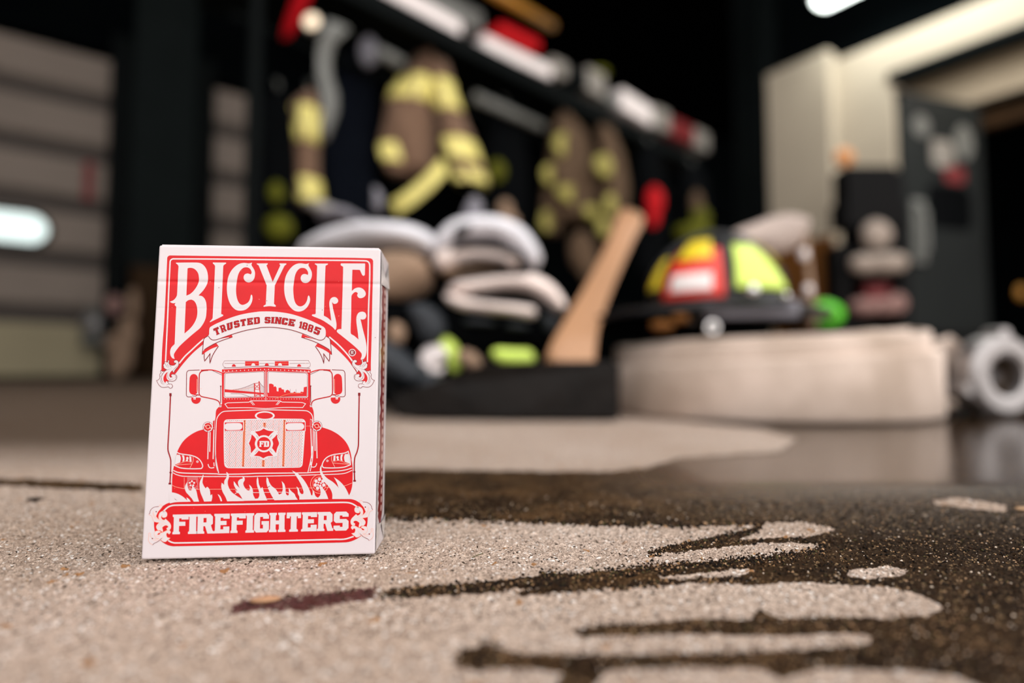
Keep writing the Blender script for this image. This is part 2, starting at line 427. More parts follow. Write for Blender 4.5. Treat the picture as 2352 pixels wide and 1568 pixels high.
slab('trim_2', wall_pt(1.50, 0, -.16), wall_pt(1.66, 0, -.16), 0, 3.4, .16, M['steel_dark'])
pc = slab('column', wall_pt(.93, 0, -.14), wall_pt(1.49, 0, -.14), 1.12, 4.6, .2, M['post_green'])
pl = slab('cladding', wall_pt(.96, 0, -.18), wall_pt(1.47, 0, -.18), .02, 1.12, .2, M['wood_brown'], bevel=.01)
for o in (bpy.data.objects['trim_1'], bpy.data.objects['trim_2'], pc, pl): tag(o, kind='structure')
# walls round the bay
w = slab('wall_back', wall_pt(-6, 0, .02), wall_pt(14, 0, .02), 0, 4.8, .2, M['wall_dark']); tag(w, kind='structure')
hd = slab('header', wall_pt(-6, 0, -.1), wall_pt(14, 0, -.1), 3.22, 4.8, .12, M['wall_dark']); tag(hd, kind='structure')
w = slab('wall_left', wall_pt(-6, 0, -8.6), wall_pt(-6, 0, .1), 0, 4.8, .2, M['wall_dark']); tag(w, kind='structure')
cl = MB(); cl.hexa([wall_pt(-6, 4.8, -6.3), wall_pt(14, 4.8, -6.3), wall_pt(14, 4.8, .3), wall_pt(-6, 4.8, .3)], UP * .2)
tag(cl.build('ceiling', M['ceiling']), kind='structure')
# pale side wall with the doorway
E0 = Vector((2.65, 4.0, 0)); NB = -DA                # NB points from the side wall into the bay
def side(t, z=0, off=0): return E0 + DB * t + NB * off + UP * z
def sslab(name, t0, t1, z0, z1, o0, o1, m, parent=None, bevel=0):
    mb = MB(); mb.hexa([side(t0, z0, o0), side(t1, z0, o0), side(t1, z1, o0), side(t0, z1, o0)], NB * (o1 - o0))
    return mb.build(name, m, parent, bevel=bevel)
wr = tag(thing('wall_right', None, None, side(.3)), kind='structure')
sslab('plaster', 0, .98, 0, 2.40, -.18, 0, M['wall_pale'], wr)
sslab('plaster', -3.0, 0, 2.14, 2.40, -.18, 0, M['wall_pale'], wr)
sslab('plaster', -3.0, -1.35, 0, 2.14, -.18, 0, M['wall_pale'], wr)
sslab('pilaster', .36, .84, 0, 2.44, 0, .14, M['wall_pale'], wr, .004)
sslab('door_head', -1.4, .02, 2.085, 2.15, -.16, .02, M['steel_dark'], wr)
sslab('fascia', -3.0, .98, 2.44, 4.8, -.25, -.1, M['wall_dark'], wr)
sslab('column', .88, 1.12, 0, 4.8, -.1, .16, M['steel_dark'], wr)
sslab('skirting_board', .352, .80, .02, 1.05, .14, .155, M['wood_orange'], wr)
# room beyond the doorway
ir = tag(thing('wall_inner_room', None, None, side(-.5, 0, -1.2)), kind='structure')
sslab('bulkhead', -3.4, 1.2, 2.13, 3.0, -1.05, -.95, M['wall_pale'], ir)
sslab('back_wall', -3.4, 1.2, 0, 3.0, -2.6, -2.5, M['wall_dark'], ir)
sslab('shelf_board', -2.0, .3, 1.93, 2.02, -1.10, -1.0, M['wood_brown'], ir)
cb = MB(); cb.hexa([side(-3.4, 3.0, -2.6), side(1.2, 3.0, -2.6), side(1.2, 3.0, -.18), side(-3.4, 3.0, -.18)], UP * .05); cb.build('room_ceiling', M['wall_dark'], ir)
li = bpy.data.lights.new('inner_room_fill', 'AREA'); li.shape = 'RECTANGLE'; li.size = 1.6; li.size_y = .2; li.energy = 16; li.color = (1, .93, .82)  # added fill light with no fixture, brightens the bulkhead past the doorway
lo = bpy.data.objects.new('inner_room_fill', li); COL.objects.link(lo); lo.location = side(-.7, 2.38, -.45); lo.rotation_euler = (0, math.radians(0), math.atan2(DB.y, DB.x))
# door leaf swung into the opening
dl_d = Vector((.951, .309, 0)); dl_n = Vector((-.309, .951, 0))
P0 = side(-.03, 0, -.05)
def leaf(s_, z, o=0): return P0 + dl_d * s_ + dl_n * o + UP * z
dr = thing('door_3', None, None, leaf(.4, 0)); tag(dr, kind='structure')
mb = MB(); mb.hexa([leaf(0, .34), leaf(.80, .34), leaf(.80, 2.03), leaf(0, 2.03)], dl_n * .045); mb.build('door_panel', M['leaf_dark'], dr, bevel=.004)
mb = MB(); mb.hexa([leaf(0, .015), leaf(.80, .015), leaf(.80, .335), leaf(0, .335)], dl_n * .045); mb.build('kick_plate', M['rubber'], dr)
mb = MB(); mb.tube([leaf(.10, .86, -.03), leaf(.12, .90, -.06), leaf(.12, 1.16, -.06), leaf(.10, 1.22, -.03)], .018); mb.hexa([leaf(.06, .82, 0), leaf(.17, .82, 0), leaf(.17, 1.26, 0), leaf(.06, 1.26, 0)], -dl_n * .02)
mb.build('pull_handle', M['grey_metal'], dr, smooth=False)
def sticker(name, s0, s1, z0, z1, m, lab, shape='disc'):
    mb = MB(); n = 24; cs, cz = (s0 + s1) / 2, (z0 + z1) / 2
    ring = []
    for i in range(n):
        a = 2 * math.pi * i / n; c, s2 = math.cos(a), math.sin(a)
        pw = 1.0 if shape == 'disc' else .4
        ring.append((cs + math.copysign(abs(c) ** pw, c) * (s1 - s0) / 2, cz + math.copysign(abs(s2) ** pw, s2) * (z1 - z0) / 2))
    vs = [leaf(a, b, 0) for a, b in ring] + [leaf(a, b, -.004) for a, b in ring]
    mb.add(vs, [tuple(range(n)), tuple(range(2 * n - 1, n - 1, -1))] + [(i, (i + 1) % n, n + (i + 1) % n, n + i) for i in range(n)])
    o = mb.build(name, m, dr); o['label'] = lab
sticker('round_sticker', .11, .27, 1.72, 1.88, M['grey_metal'], 'faint grey round sticker at the top left of the dark open door')
sticker('round_sticker', .52, .70, 1.60, 1.86, M['grey_metal'], 'pale oval sticker near the top of the dark open door, right edge')
sticker('sticker', .28, .50, 1.52, 1.72, M['off_white'], 'white sticker in the middle of the dark open door', 'box')
sticker('sticker', .40, .60, 1.42, 1.54, M['dark_red'], 'red sticker just below the white one on the dark door', 'box')
sticker('poster', .22, .66, 1.08, 1.40, M['black_cloth'], 'black poster low on the upper half of the dark open door', 'box')
# lamp on the side wall
lp = thing('bay_light', 'long fluorescent light fitting glowing above the pale side wall', 'light', side(.2, 2.5, .3))
A0 = at(1866, 12, 4.1); dd = -DB
def rod(p, d, L_, w_, h_, m_, nm, root, off=0):
    mb = MB(); s_ = Vector((d.y, -d.x, 0)); ps = []
    for j, (tt, sc) in enumerate(((0, .55), (.03, .95), (.08, 1), (L_ - .08, 1), (L_ - .03, .95), (L_, .55))):
        ps.append((p + d * tt + UP * off, s_ * w_ * sc, UP * h_ * sc))
    mb.sweep(ps, 16, power=.55); return mb.build(nm, m_, root, smooth=True)
rod(A0 + UP * .035, dd, 1.5, .11, .03, M['grey_metal'], 'housing', lp)
rod(A0 + UP * -.005 + dd * .03, dd, 1.44, .09, .035, M['lamp'], 'diffuser', lp)
la = bpy.data.lights.new('bay_lamp', 'AREA'); la.shape = 'RECTANGLE'; la.size = 1.3; la.size_y = .16; la.energy = 17; la.color = (.98, 1, .93)
lb = bpy.data.objects.new('bay_lamp', la); COL.objects.link(lb); lb.location = A0 + dd * .75 - UP * .06; lb.rotation_euler = (0, 0, math.atan2(DB.y, DB.x))
for s_ in (.25, 1.2):
    mb = MB(); q = A0 + dd * s_ + UP * .05; mb.tube([q, q + UP * (4.8 - q.z)], .006, 8); mb.build('hanger_rod', M['steel_dark'], lp)

# things by the garage doors
rt = thing('door_bracket', 'grey metal bracket at the lower right edge of the left garage door', 'bracket', at(210, 857, 5.55))
mb = MB(); mb.tube([at(214, 795, 5.55), at(214, 712, 5.55)], [.10, .06], 16); mb.build('plate', M['grey_metal'], rt, smooth=True)
mb = MB(); q = at(212, 745, 5.5); mb.lathe(q, (0, -1, 0), [(0, 0), (0, .085), (.05, .085), (.06, .05), (.06, 0)], 20); mb.build('roller', M['alu'], rt, smooth=True)
mb = MB(); a, b = at(192, 462, 5.6), at(215, 372, 5.6)
mb.box((a + b) / 2, (abs(b.x - a.x), .04, abs(b.z - a.z)), RA); tag(mb.build('warning_sign', M['dark_red'], bevel=.008), 'narrow dark red sign at the right edge of the left garage door', 'sign')
def sack(name, lab, cat, blobs, Y, m, group=None):
    mb = MB()
    for (x, y_, rx, ry) in blobs:
        secs = []; c = at(x, y_, Y); a = rx * Y / F; h = ry * Y / F
        for i in range(9):
            f = -1 + 2 * i / 8; r = math.sqrt(max(.03, 1 - f * f))
            secs.append((c + UP * (h * f), Vector((a * r, 0, 0)), Vector((0, a * .6 * r, 0))))
        mb.sweep(secs, 20, wob=.06, kw=3)
    o = mb.build(name, m, smooth=True); return tag(o, lab, cat, group)
sack('rag', 'pinkish rag bunched on a hook left of the brown post cladding', 'rag', [(262, 700, 18, 24)], 5.2, M['pink'])
sack('cloth_bag', 'beige cloth bag slumped against the brown post cladding', 'bag', [(262, 788, 20, 22), (292, 765, 22, 38), (305, 700, 12, 40), (285, 812, 20, 45), (270, 835, 22, 36)], 5.35, M['beige_cloth'])
# ------------------------------------------------------------------ gear rack with hanging coats
R0 = Vector((-.516, 2.83, 0)); DR = Vector((.718, .696, 0)).normalized(); NR = Vector((DR.y, -DR.x, 0))   # NR faces the camera
def rack(s_, z=0, off=0): return R0 + DR * s_ + NR * off + UP * z
def on_rack(px, py, off=0):
    d = ray(px, py); o = R0 + NR * off
    kx = d.x / d.y
    s_ = (kx * o.y - o.x) / (DR.x - kx * DR.y)
    p = o + DR * s_; return Vector((p.x, p.y, CAMZ + d.z / d.y * p.y)), s_
rr = thing('gear_rack', 'black steel gear rack with a top shelf above the hanging coats', 'rack', rack(1.0))
def rslab(name, s0, s1, z0, z1, o0, o1, m, parent, bevel=0):
    mb = MB(); mb.hexa([rack(s0, z0, o0), rack(s1, z0, o0), rack(s1, z1, o0), rack(s0, z1, o0)], NR * (o1 - o0)); return mb.build(name, m, parent, bevel=bevel)
rslab('back_panel', -.45, 2.9, .05, 1.82, -.60, -.58, M['wall_dark'], rr)  # black sheet added so the depth behind the coats stays dark
rslab('shelf', -.8, 2.9, 1.80, 1.84, -.6, 0, M['steel_dark'], rr)
rslab('shelf_lip', -.8, 2.9, 1.765, 1.86, 0, .012, M['steel_dark'], rr)
for s_ in (-.75, 2.86): rslab('post', s_, s_ + .045, 0, 1.84, -.04, 0, M['steel_dark'], rr)
for s_ in (.3, 1.2, 2.1): rslab('post', s_, s_ + .04, 0, 1.84, -.6, -.56, M['steel_dark'], rr)
mb = MB(); mb.tube([rack(-.75, 1.62, -.25), rack(2.88, 1.62, -.25)], .016, 10); mb.build('rail', M['steel_dark'], rr, smooth=True)
rslab('base_board', -.45, 2.9, 0, .1, -.6, -.1, M['steel_dark'], rr)
# two short grey tubes catching light below the shelf
for (x0, y0, x1, y1, lab) in ((1090, 222, 1245, 292, 'short grey tube under the shelf, between the two tan coats'), (868, 118, 925, 148, 'short grey tube under the shelf, left of the big tan coat')):
    p, _ = on_rack(x0, y0, -.02); q, _ = on_rack(x1, y1, -.02); mb = MB(); mb.tube([p, q], .028, 12)
    tag(mb.build('tube', M['grey_metal'], smooth=True), lab, 'tube')
# post with wavy strap at the rack's left end, round lamp, red strap
Yp = 2.35
ps = [(778, 58, 30), (752, 92, 20), (744, 130, 17), (745, 170, 18), (756, 210, 22), (758, 250, 20), (750, 290, 14), (745, 320, 8)]
mb = MB(); mb.sweep([(at(x, y_, Yp), DR * (r * Yp / F), NR * .015) for x, y_, r in ps], 16); tag(mb.build('hanging_strap', M['grey_metal'], smooth=True), 'broad grey strap hanging down at the left end of the gear rack', 'strap')
q = at(722, 60, 2.3); rl = thing('round_lamp', 'small round cream lamp at the upper left end of the gear rack', 'lamp', q)
mb = MB(); mb.lathe(q, (0, -1, 0), [(0, 0), (.0, .036), (.03, .036), (.035, .03)], 28); mb.build('lamp_body', M['grey_metal'], rl, smooth=True)
mlamp = mat('lamp_face', (.9, .75, .55), .4, emis=(1, .80, .58), estr=.95)
mb = MB(); mb.lathe(q, (0, -1, 0), [(.03, .031), (.038, .024), (.042, .0005)], 28); mb.build('lamp_face', mlamp, rl, smooth=True)
mb = MB(); mb.sweep([(at(x, y_, 2.3), Vector((r * 2.3 / F, 0, 0)), NR * .02) for x, y_, r in ((702, -30, 22), (684, 20, 20), (668, 60, 17), (656, 88, 10))], 14)
tag(mb.build('red_strap', M['strap_red'], smooth=True), 'red strap hanging from above at the top left of the gear rack', 'strap')

COATS = []
def on_coat(i, *a, **k):
    o = sack(*a, **k); r = COATS[i]; o.parent = r
    for q in ('label', 'category', 'group'):
        if q in o: del o[q]
    return o
def coat(name, lab, Y, body, m, bands=(), sleeves=(), depth=.11, hook=None, bm_=None):
    """body: list of (px, py, half width px) from the collar down; bands: (row index a, row index b, fraction) along a limb"""
    bm_ = bm_ or M['lime']
    top = at(body[0][0], body[0][1], Y)
    root = thing(name, lab, 'coat', at(body[-1][0], body[-1][1], Y), group='turnout coats hung on the gear rack')
    def limb(lst, dd, part, off=0):
        secs = []
        for i, (x, y_, r) in enumerate(lst):
            k = .45 if i == 0 else 1
            secs.append((at(x, y_, Y) + NR * off, DR * (r * Y / F), NR * dd * k))
        # smooth by midpoint subdivision
        out = []
        for a, b in zip(secs[:-1], secs[1:]):
            for f in (0, .25, .5, .75):
                out.append(tuple(a[j].lerp(b[j], f) for j in range(3)))
        out.append(secs[-1])
        mb = MB(); mb.sweep(out, 28, wob=.055, kw=4); mb.build(part, m, root, smooth=True)
        return out
    b_ = limb(body, depth, 'body')
    limbs = {'body': b_}
    for i, (lst, off) in enumerate(sleeves): limbs[i] = limb(lst, depth * .55, 'sleeve', off)
    for (which, a, b) in bands:
        L_ = limbs[which]; n_ = len(L_) - 1; secs = []
        for i in range(5):
            f = (a + (b - a) * i / 4) * n_; k = min(int(f), n_ - 1); fr = f - k
            q = [L_[k][j].lerp(L_[k + 1][j], fr) for j in range(3)]
            secs.append((q[0], q[1] * 1.05, q[2] * 1.10))
        mb = MB(); mb.sweep(secs, 28, wob=.055, kw=4); mb.build('reflective_band', bm_, root, smooth=True)
    # hook and loop at the collar
    mb = MB(); t_ = top + NR * .0; mb.tube([t_, t_ + UP * .04, Vector((t_.x, t_.y, t_.z)) + UP * .07 - NR * .04], .006, 8); mb.build('hook', M['grey_metal'], root, smooth=True)
    COATS.append(root)
    return root, limb
coat('turnout_coat', 'large tan turnout coat with bright yellow bands, hanging at the centre left of the rack', 3.15,
     [(972, 105, 8), (968, 145, 20), (956, 190, 42), (948, 235, 60), (950, 300, 70), (950, 350, 68), (950, 400, 52)],
     M['tan'], bands=[('body', .34, .53), (0, .60, .86), (1, .14, .34), (1, .56, .75), (1, .86, 1.0)],
     sleeves=[([(915, 210, 30), (900, 270, 32), (893, 330, 38), (898, 370, 44), (908, 410, 38)], .07),
              ([(992, 150, 22), (1000, 220, 30), (1022, 290, 34), (1040, 345, 44), (1058, 395, 46), (1064, 432, 42)], .07)])
# its diagonal lime strap
q = [at(x, y_, 3.0) for x, y_ in ((905, 478), (945, 452), (985, 418), (1020, 380))]
mb = MB(); mb.sweep([(p, Vector((-.018, 0, .036)), NR * .012) for p in q], 14); mb.build('lime_strap', M['lime'], COATS[-1], smooth=True)
coat('turnout_coat', 'narrow tan coat with two round yellow bands at the left end of the rack', 2.75,
     [(712, 212, 10), (702, 245, 32), (698, 285, 36), (698, 340, 34), (700, 400, 33), (703, 450, 36), (704, 470, 30)],
     M['tan'], bands=[('body', .20, .48), ('body', .72, .98)], depth=.07)
coat('turnout_coat', 'black coat with dull lime tape, leftmost on the gear rack', 2.62,
     [(640, 210, 8), (632, 250, 40), (628, 330, 48), (628, 420, 52), (632, 520, 54), (640, 640, 54)], M['black_cloth'],
     depth=.08)
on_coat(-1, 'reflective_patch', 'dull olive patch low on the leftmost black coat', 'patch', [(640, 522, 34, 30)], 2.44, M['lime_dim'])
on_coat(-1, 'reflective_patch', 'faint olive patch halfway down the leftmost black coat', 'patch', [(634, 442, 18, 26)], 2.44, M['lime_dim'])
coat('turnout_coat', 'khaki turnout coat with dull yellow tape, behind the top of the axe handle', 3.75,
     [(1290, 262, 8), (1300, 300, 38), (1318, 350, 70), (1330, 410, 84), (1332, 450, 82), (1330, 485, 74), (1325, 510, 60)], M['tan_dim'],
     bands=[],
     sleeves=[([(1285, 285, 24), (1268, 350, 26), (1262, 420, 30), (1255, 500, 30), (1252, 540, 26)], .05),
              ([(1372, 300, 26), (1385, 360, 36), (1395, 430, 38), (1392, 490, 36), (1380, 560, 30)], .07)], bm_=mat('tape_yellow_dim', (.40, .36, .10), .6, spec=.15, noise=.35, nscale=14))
tapem = bpy.data.materials['tape_yellow_dim']
for i, (x, y_, rx, ry, an) in enumerate(((1292, 335, 26, 20, 0), (1395, 375, 28, 20, .2), (1262, 400, 20, 16, 0), (1300, 445, 40, 15, -.3), (1395, 470, 26, 14, .2), (1255, 505, 18, 18, 0), (1372, 520, 20, 22, .5), (1330, 490, 30, 12, 0))):
    pass
coat('turnout_coat', 'navy black coat hanging just left of the large tan coat', 3.05,
     [(842, 100, 14), (825, 140, 44), (805, 200, 62), (800, 300, 66), (800, 400, 70), (800, 520, 74), (800, 640, 74)], M['navy_cloth'], depth=.09)
on_coat(-1, 'reflective_patch', 'violet-grey painted highlight on the shoulder of the navy black coat', 'patch', [(846, 118, 22, 38)], 2.86, M['grey_cloth'])  # grey blob painted in as a highlight on the dark shoulder
coat('turnout_coat', 'black coat with a small yellow patch between the large tan and khaki coats', 3.5,
     [(1160, 240, 8), (1160, 290, 50), (1160, 360, 66), (1160, 460, 72), (1160, 600, 72)], M['black_cloth'], depth=.09)
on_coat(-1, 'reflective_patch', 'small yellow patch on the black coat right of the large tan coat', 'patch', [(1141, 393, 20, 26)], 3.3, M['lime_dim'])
coat('turnout_coat', 'black coat with faint yellow tape at the right end of the rack', 4.35,
     [(1590, 380, 8), (1590, 410, 44), (1592, 470, 56), (1594, 540, 60), (1596, 640, 60)], M['black_cloth'], depth=.09)
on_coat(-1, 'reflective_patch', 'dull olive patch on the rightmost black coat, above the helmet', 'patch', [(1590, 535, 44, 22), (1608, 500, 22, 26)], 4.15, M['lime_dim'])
coat('turnout_coat', 'plain black coat behind the red cloth, right of the khaki coat', 4.15,
     [(1490, 330, 8), (1490, 370, 44), (1494, 450, 56), (1494, 540, 58), (1496, 640, 58)], M['black_cloth'], depth=.08)
sack('red_cloth', 'red cloth hanging on the plain black coat behind the helmet', 'cloth', [(1503, 462, 20, 36), (1500, 500, 14, 24)], 3.95, M['red'])
sack('tan_cloth', 'small tan cloth hung at the right end of the rack under the shelf', 'cloth', [(1600, 470, 14, 34)], 4.15, M['tan_dim'])
sack('tan_cloth', 'dim tan cloth hanging in the dark below the khaki coat, left of the axe handle', 'cloth', [(1335, 578, 30, 48), (1352, 612, 24, 40)], 3.4, M['tan_dim'])
sack('tan_glove', 'tan glove hanging between black coats right of the large tan coat', 'glove', [(1160, 482, 16, 24), (1172, 510, 18, 22)], 3.2, M['beige_cloth'])
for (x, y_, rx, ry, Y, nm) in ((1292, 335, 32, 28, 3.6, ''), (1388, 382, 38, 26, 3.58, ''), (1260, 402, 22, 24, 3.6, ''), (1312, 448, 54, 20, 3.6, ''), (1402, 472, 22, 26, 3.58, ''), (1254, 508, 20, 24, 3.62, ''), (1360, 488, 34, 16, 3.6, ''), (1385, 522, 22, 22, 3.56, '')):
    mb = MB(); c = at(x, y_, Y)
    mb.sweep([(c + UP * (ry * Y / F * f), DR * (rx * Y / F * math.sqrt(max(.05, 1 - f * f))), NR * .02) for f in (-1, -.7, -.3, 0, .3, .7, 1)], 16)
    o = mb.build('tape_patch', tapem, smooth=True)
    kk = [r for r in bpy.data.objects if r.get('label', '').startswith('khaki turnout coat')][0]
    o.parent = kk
# things on the shelf
def shelf_box(name, lab, cat, x0, x1, ya, yb, hpx, m, off0=-.25, off1=0.0, bev=.01, group=None):
    a, sa = on_rack(x0, ya, off1); b, sb = on_rack(x1, yb, off1)
    h0 = hpx * a.y / F
    mb = MB(); n_ = -NR * (off1 - off0)
    za = 1.862; 
    mb.hexa([rack(sa, max(za, a.z), off1), rack(sb, max(za, b.z), off1), rack(sb, max(za, b.z) + h0, off1), rack(sa, max(za, a.z) + h0, off1)], n_)
    return tag(mb.build(name, m, bevel=bev, seg=3), lab, cat, group)
shelf_box('storage_box', 'long white box on the rack shelf, at the top edge of the picture', 'box', 862, 1062, -25, 88, 42, M['white_plastic'])
shelf_box('storage_box', 'white box on the rack shelf, directly below the red bag', 'box', 1112, 1268, 122, 182, 36, M['white_plastic'])
shelf_box('storage_box', 'grey box behind the long white box on the shelf', 'box', 985, 1110, 20, 75, 55, M['grey_metal'], -.35, -.22)
shelf_box('red_bag', 'bright red bag lying on top of the white box on the shelf', 'bag', 1150, 1245, 76, 120, 34, M['red'], -.25, -.03, .03)
q0, q1 = at(1120, -25, 3.3), at(1268, 60, 3.9)
mb = MB(); mb.tube([q0, q1], .032, 14); tag(mb.build('amber_pole', M['orange_y'], smooth=True), 'amber pole lying above the red bag at the top of the picture', 'pole')
items = [(1270, 1306, 165, 182, 40, 'off_white', 'pale grey carton on the shelf right of the red bag'), (1312, 1350, 190, 205, 44, 'steel_dark', 'dark carton on the shelf between pale ones'),
         (1352, 1392, 205, 225, 58, 'off_white', 'pale carton with a yellowish top in the middle of the shelf'), (1400, 1424, 236, 247, 26, 'grey_metal', 'low grey tin on the shelf beside the cream carton'),
         (1430, 1500, 248, 290, 50, 'white_plastic', 'cream carton towards the right half of the shelf'), (1505, 1540, 290, 305, 52, 'off_white', 'pale carton next to the dark red one on the shelf'),
         (1546, 1596, 310, 332, 46, 'dark_red', 'dark red carton near the right end of the shelf'), (1600, 1630, 335, 350, 46, 'off_white', 'small pale carton at the right end of the shelf')]
for (x0, x1, ya, yb, h_, m_, lab) in items: shelf_box('carton', lab, 'box', x0, x1, ya, yb, h_, M[m_], group='cartons on the rack shelf', bev=.014)
sack('folded_vest', 'small lime vest folded on the pale carton in the middle of the shelf', 'vest', [(1376, 166, 22, 12)], 4.02, M['lime_dim'])

# ------------------------------------------------------------------ dark shelving stand by the pale wall
YS = 3.3
st = thing('shelf_stand', 'narrow black shelving stand in front of the pale wall, left of the open door', 'shelf', at(2010, 872, YS))
def spx(x, y_, Y=YS): return at(x, y_, Y)
def pbox(name, x0, x1, y0, y1, Y, dep, m, parent=None, bevel=.006):
    dep = dep * .45
    a, b = at(x0, y1, Y), at(x1, y0, Y); mb = MB(); c = (a + b) / 2 + Vector((0, dep / 2, 0)); mb.box(c, (b.x - a.x, dep, b.z - a.z)); return mb.build(name, m, parent, bevel=bevel)
pbox('side_panel', 1932, 1944, 560, 874, YS, .34, M['rubber'], st); pbox('side_panel', 2076, 2088, 560, 874, YS, .34, M['rubber'], st)
pbox('back_panel', 1944, 2076, 390, 874, YS + .135, .02, M['rubber'], st)
pbox('top_cabinet', 1948, 2060, 380, 520, YS, .34, M['rubber'], st)
pbox('shoulder', 1936, 2084, 460, 520, YS + .02, .3, M['rubber'], st)
for y_ in (578, 634, 722, 800): pbox('shelf_board', 1944, 2076, y_, y_ + 8, YS, .32, M['rubber'], st)
sack('white_pot', 'round cream pot on the upper shelf of the black stand', 'pot', [(2012, 540, 34, 36)], YS - .0, M['stand_cloth'])
sack('folded_towel', 'white folded towel on the middle shelf of the black stand', 'towel', [(1985, 606, 34, 22), (2030, 604, 40, 24), (2060, 602, 24, 22)], YS - .05, M['stand_cloth'])
o = pbox('red_box', 1992, 2045, 652, 690, YS + .05, .2, M['dark_red']); tag(o, 'dark red box on the lower shelf of the black stand', 'box')
sack('pink_towel', 'dusty pink towel under the red box on the black stand', 'towel', [(1985, 704, 36, 20), (2030, 702, 34, 20), (2062, 696, 20, 24)], YS + .0, M['pink'])
sack('orange_hat', 'orange hat on a hook beside the top of the black stand', 'hat', [(1938, 362, 22, 22)], 3.6, M['orange'])
sack('pink_hat', 'dusty pink hat hanging just below the orange one', 'hat', [(1948, 412, 18, 30)], 3.6, M['pink'])
sack('amber_lantern', 'small amber lantern in the dark room at the right edge of the picture', 'lantern', [(2345, 672, 12, 16)], 4.2, M['orange_y'])
sack('green_ball', 'bright green ball on the floor behind the hose roll', 'ball', [(1895, 722, 40, 32)], 2.2, M['green'])
# stool carrying the green ball
c = at(1895, 752, 2.2); sb = thing('step_stool', 'low dark stool under the green ball behind the hose', 'stool', (c.x, c.y, 0))
mb = MB(); mb.box((c.x, c.y, c.z - .012), (.2, .2, .02)); mb.build('seat', M['rubber'], sb, bevel=.004)
for dx in (-.08, .08):
    for dy in (-.08, .08): mb = MB(); mb.box((c.x + dx, c.y + dy, (c.z - .022) / 2), (.02, .02, c.z - .022)); mb.build('leg', M['rubber'], sb)
# ------------------------------------------------------------------ rolled hose, lying flat on the floor
HC = Vector((.345, .815, 0)); HRAD = .205
hr = thing('rolled_hose', 'flat roll of wide beige canvas fire hose lying on the wet floor', 'hose', HC)
LAY = .0105; TURNS = 15
def hose_pt(a, z, r): return HC + Vector((math.cos(a) * r, math.sin(a) * r, z))
A_END = math.radians(-8)       # where the outer end leaves the roll
def height(a):
    # the strip is a little slanted: higher on the far right
    return .098 + .012 * math.cos(a - math.radians(25))
def ring_section(r, a, wd, th, zoff, sag=0):
    # rounded flat section (z up, radial thickness)
    pts = []
    n_ = 6
    for j in range(n_):
        t_ = math.pi * j / (n_ - 1); pts.append((th / 2 * math.cos(t_ ), wd - th * .5 + th * .5 * math.sin(t_)))
    for j in range(n_):
        t_ = math.pi * j / (n_ - 1); pts.append((-th / 2 * math.cos(t_), th * .5 - th * .5 * math.sin(t_)))
    return pts
nseg = 110
turn_objs = []
for k in range(TURNS):
    r0 = HRAD - k * LAY - LAY / 2
    mb = MB(); sec = []
    rg = random.Random(k)
    dz = 0 if k == 0 else rg.uniform(-.006, .006)
    for i in range(nseg + 1):
        a = A_END + 2 * math.pi * i / nseg
        r = r0 - LAY * i / nseg * 1.0 + LAY
        wob = .0012 * math.sin(5 * a + k) + (.0022 * math.sin(3 * a + 1.3) if k == 0 else 0)
        hh = height(a) + dz * math.sin(a * 1.5 + k) - (.022 if k == 0 else .012 if k > 6 else 0)
        s_ = []
        for (ro_, zz) in ring_section(r, a, hh, LAY * .96, 0):
            bulge = .0035 * math.sin(zz / hh * math.pi) * (1 + .5 * math.sin(7 * a)) if k == 0 else 0
            s_.append(hose_pt(a, zz + .0015, r + ro_ + wob + (bulge if ro_ > 0 else 0)))
        sec.append(s_)
    n_ = len(sec[0]); vs = [p for s_ in sec for p in s_]; fs = []
    for i in range(nseg):
        for j in range(n_): fs.append((i * n_ + j, i * n_ + (j + 1) % n_, (i + 1) * n_ + (j + 1) % n_, (i + 1) * n_ + j))
    fs.append(tuple(range(n_))[::-1]); fs.append(tuple(nseg * n_ + j for j in range(n_)))
    mb.add(vs, fs); mb.build('coil', M['hose'], hr, smooth=True)
# tail of the hose and its coupling
tail = [hose_pt(A_END, .052, HRAD - .002), at(2185, 822, .835), at(2205, 832, .80), at(2222, 845, .77)]
mb = MB(); secs = []
for p, w_, d_ in zip(tail, (.040, .032, .027, .027), (.006, .018, .025, .026)): secs.append((p, Vector((0, 0, w_)), Vector((d_ * .55, d_ * .83, 0))))
mb.sweep(secs, 20); mb.build('tail', M['hose'], hr, smooth=True)
cc = Vector((0, 0, .0475)); qf = at(2270, 874, .72); cc = Vector((qf.x, qf.y, .0505)); ax = Vector((.16, -.98, 0)).normalized()
hc = thing('hose_coupling', 'cast aluminium ring coupling on the hose end, open face towards the camera', 'coupling', cc)
mb = MB(); mb.lathe(cc, ax, [(.012, .0225), (.024, .024), (.026, .030), (.026, .043), (.020, .0485), (-.004, .0485), (-.012, .043), (-.020, .036), (-.02, .0225), (.012, .0225)], 56); mb.build('face_ring', M['alu'], hc, smooth=False, bevel=.001)
mb = MB(); mb.lathe(cc, ax, [(.013, .0226), (-.075, .021), (-.075, .0)], 40); mb.build('bore', M['brass'], hc, smooth=True)
c2 = at(2240, 862, .775); c2 = Vector((c2.x, c2.y, .046)); ax2 = Vector((.55, -.83, 0)).normalized()
mb = MB(); mb.lathe(c2, ax2, [(-.035, .026), (-.012, .030), (-.012, .043), (.010, .0445), (.014, .036), (.04, .034)], 48); mb.build('collar', M['alu'], hc, bevel=.001)
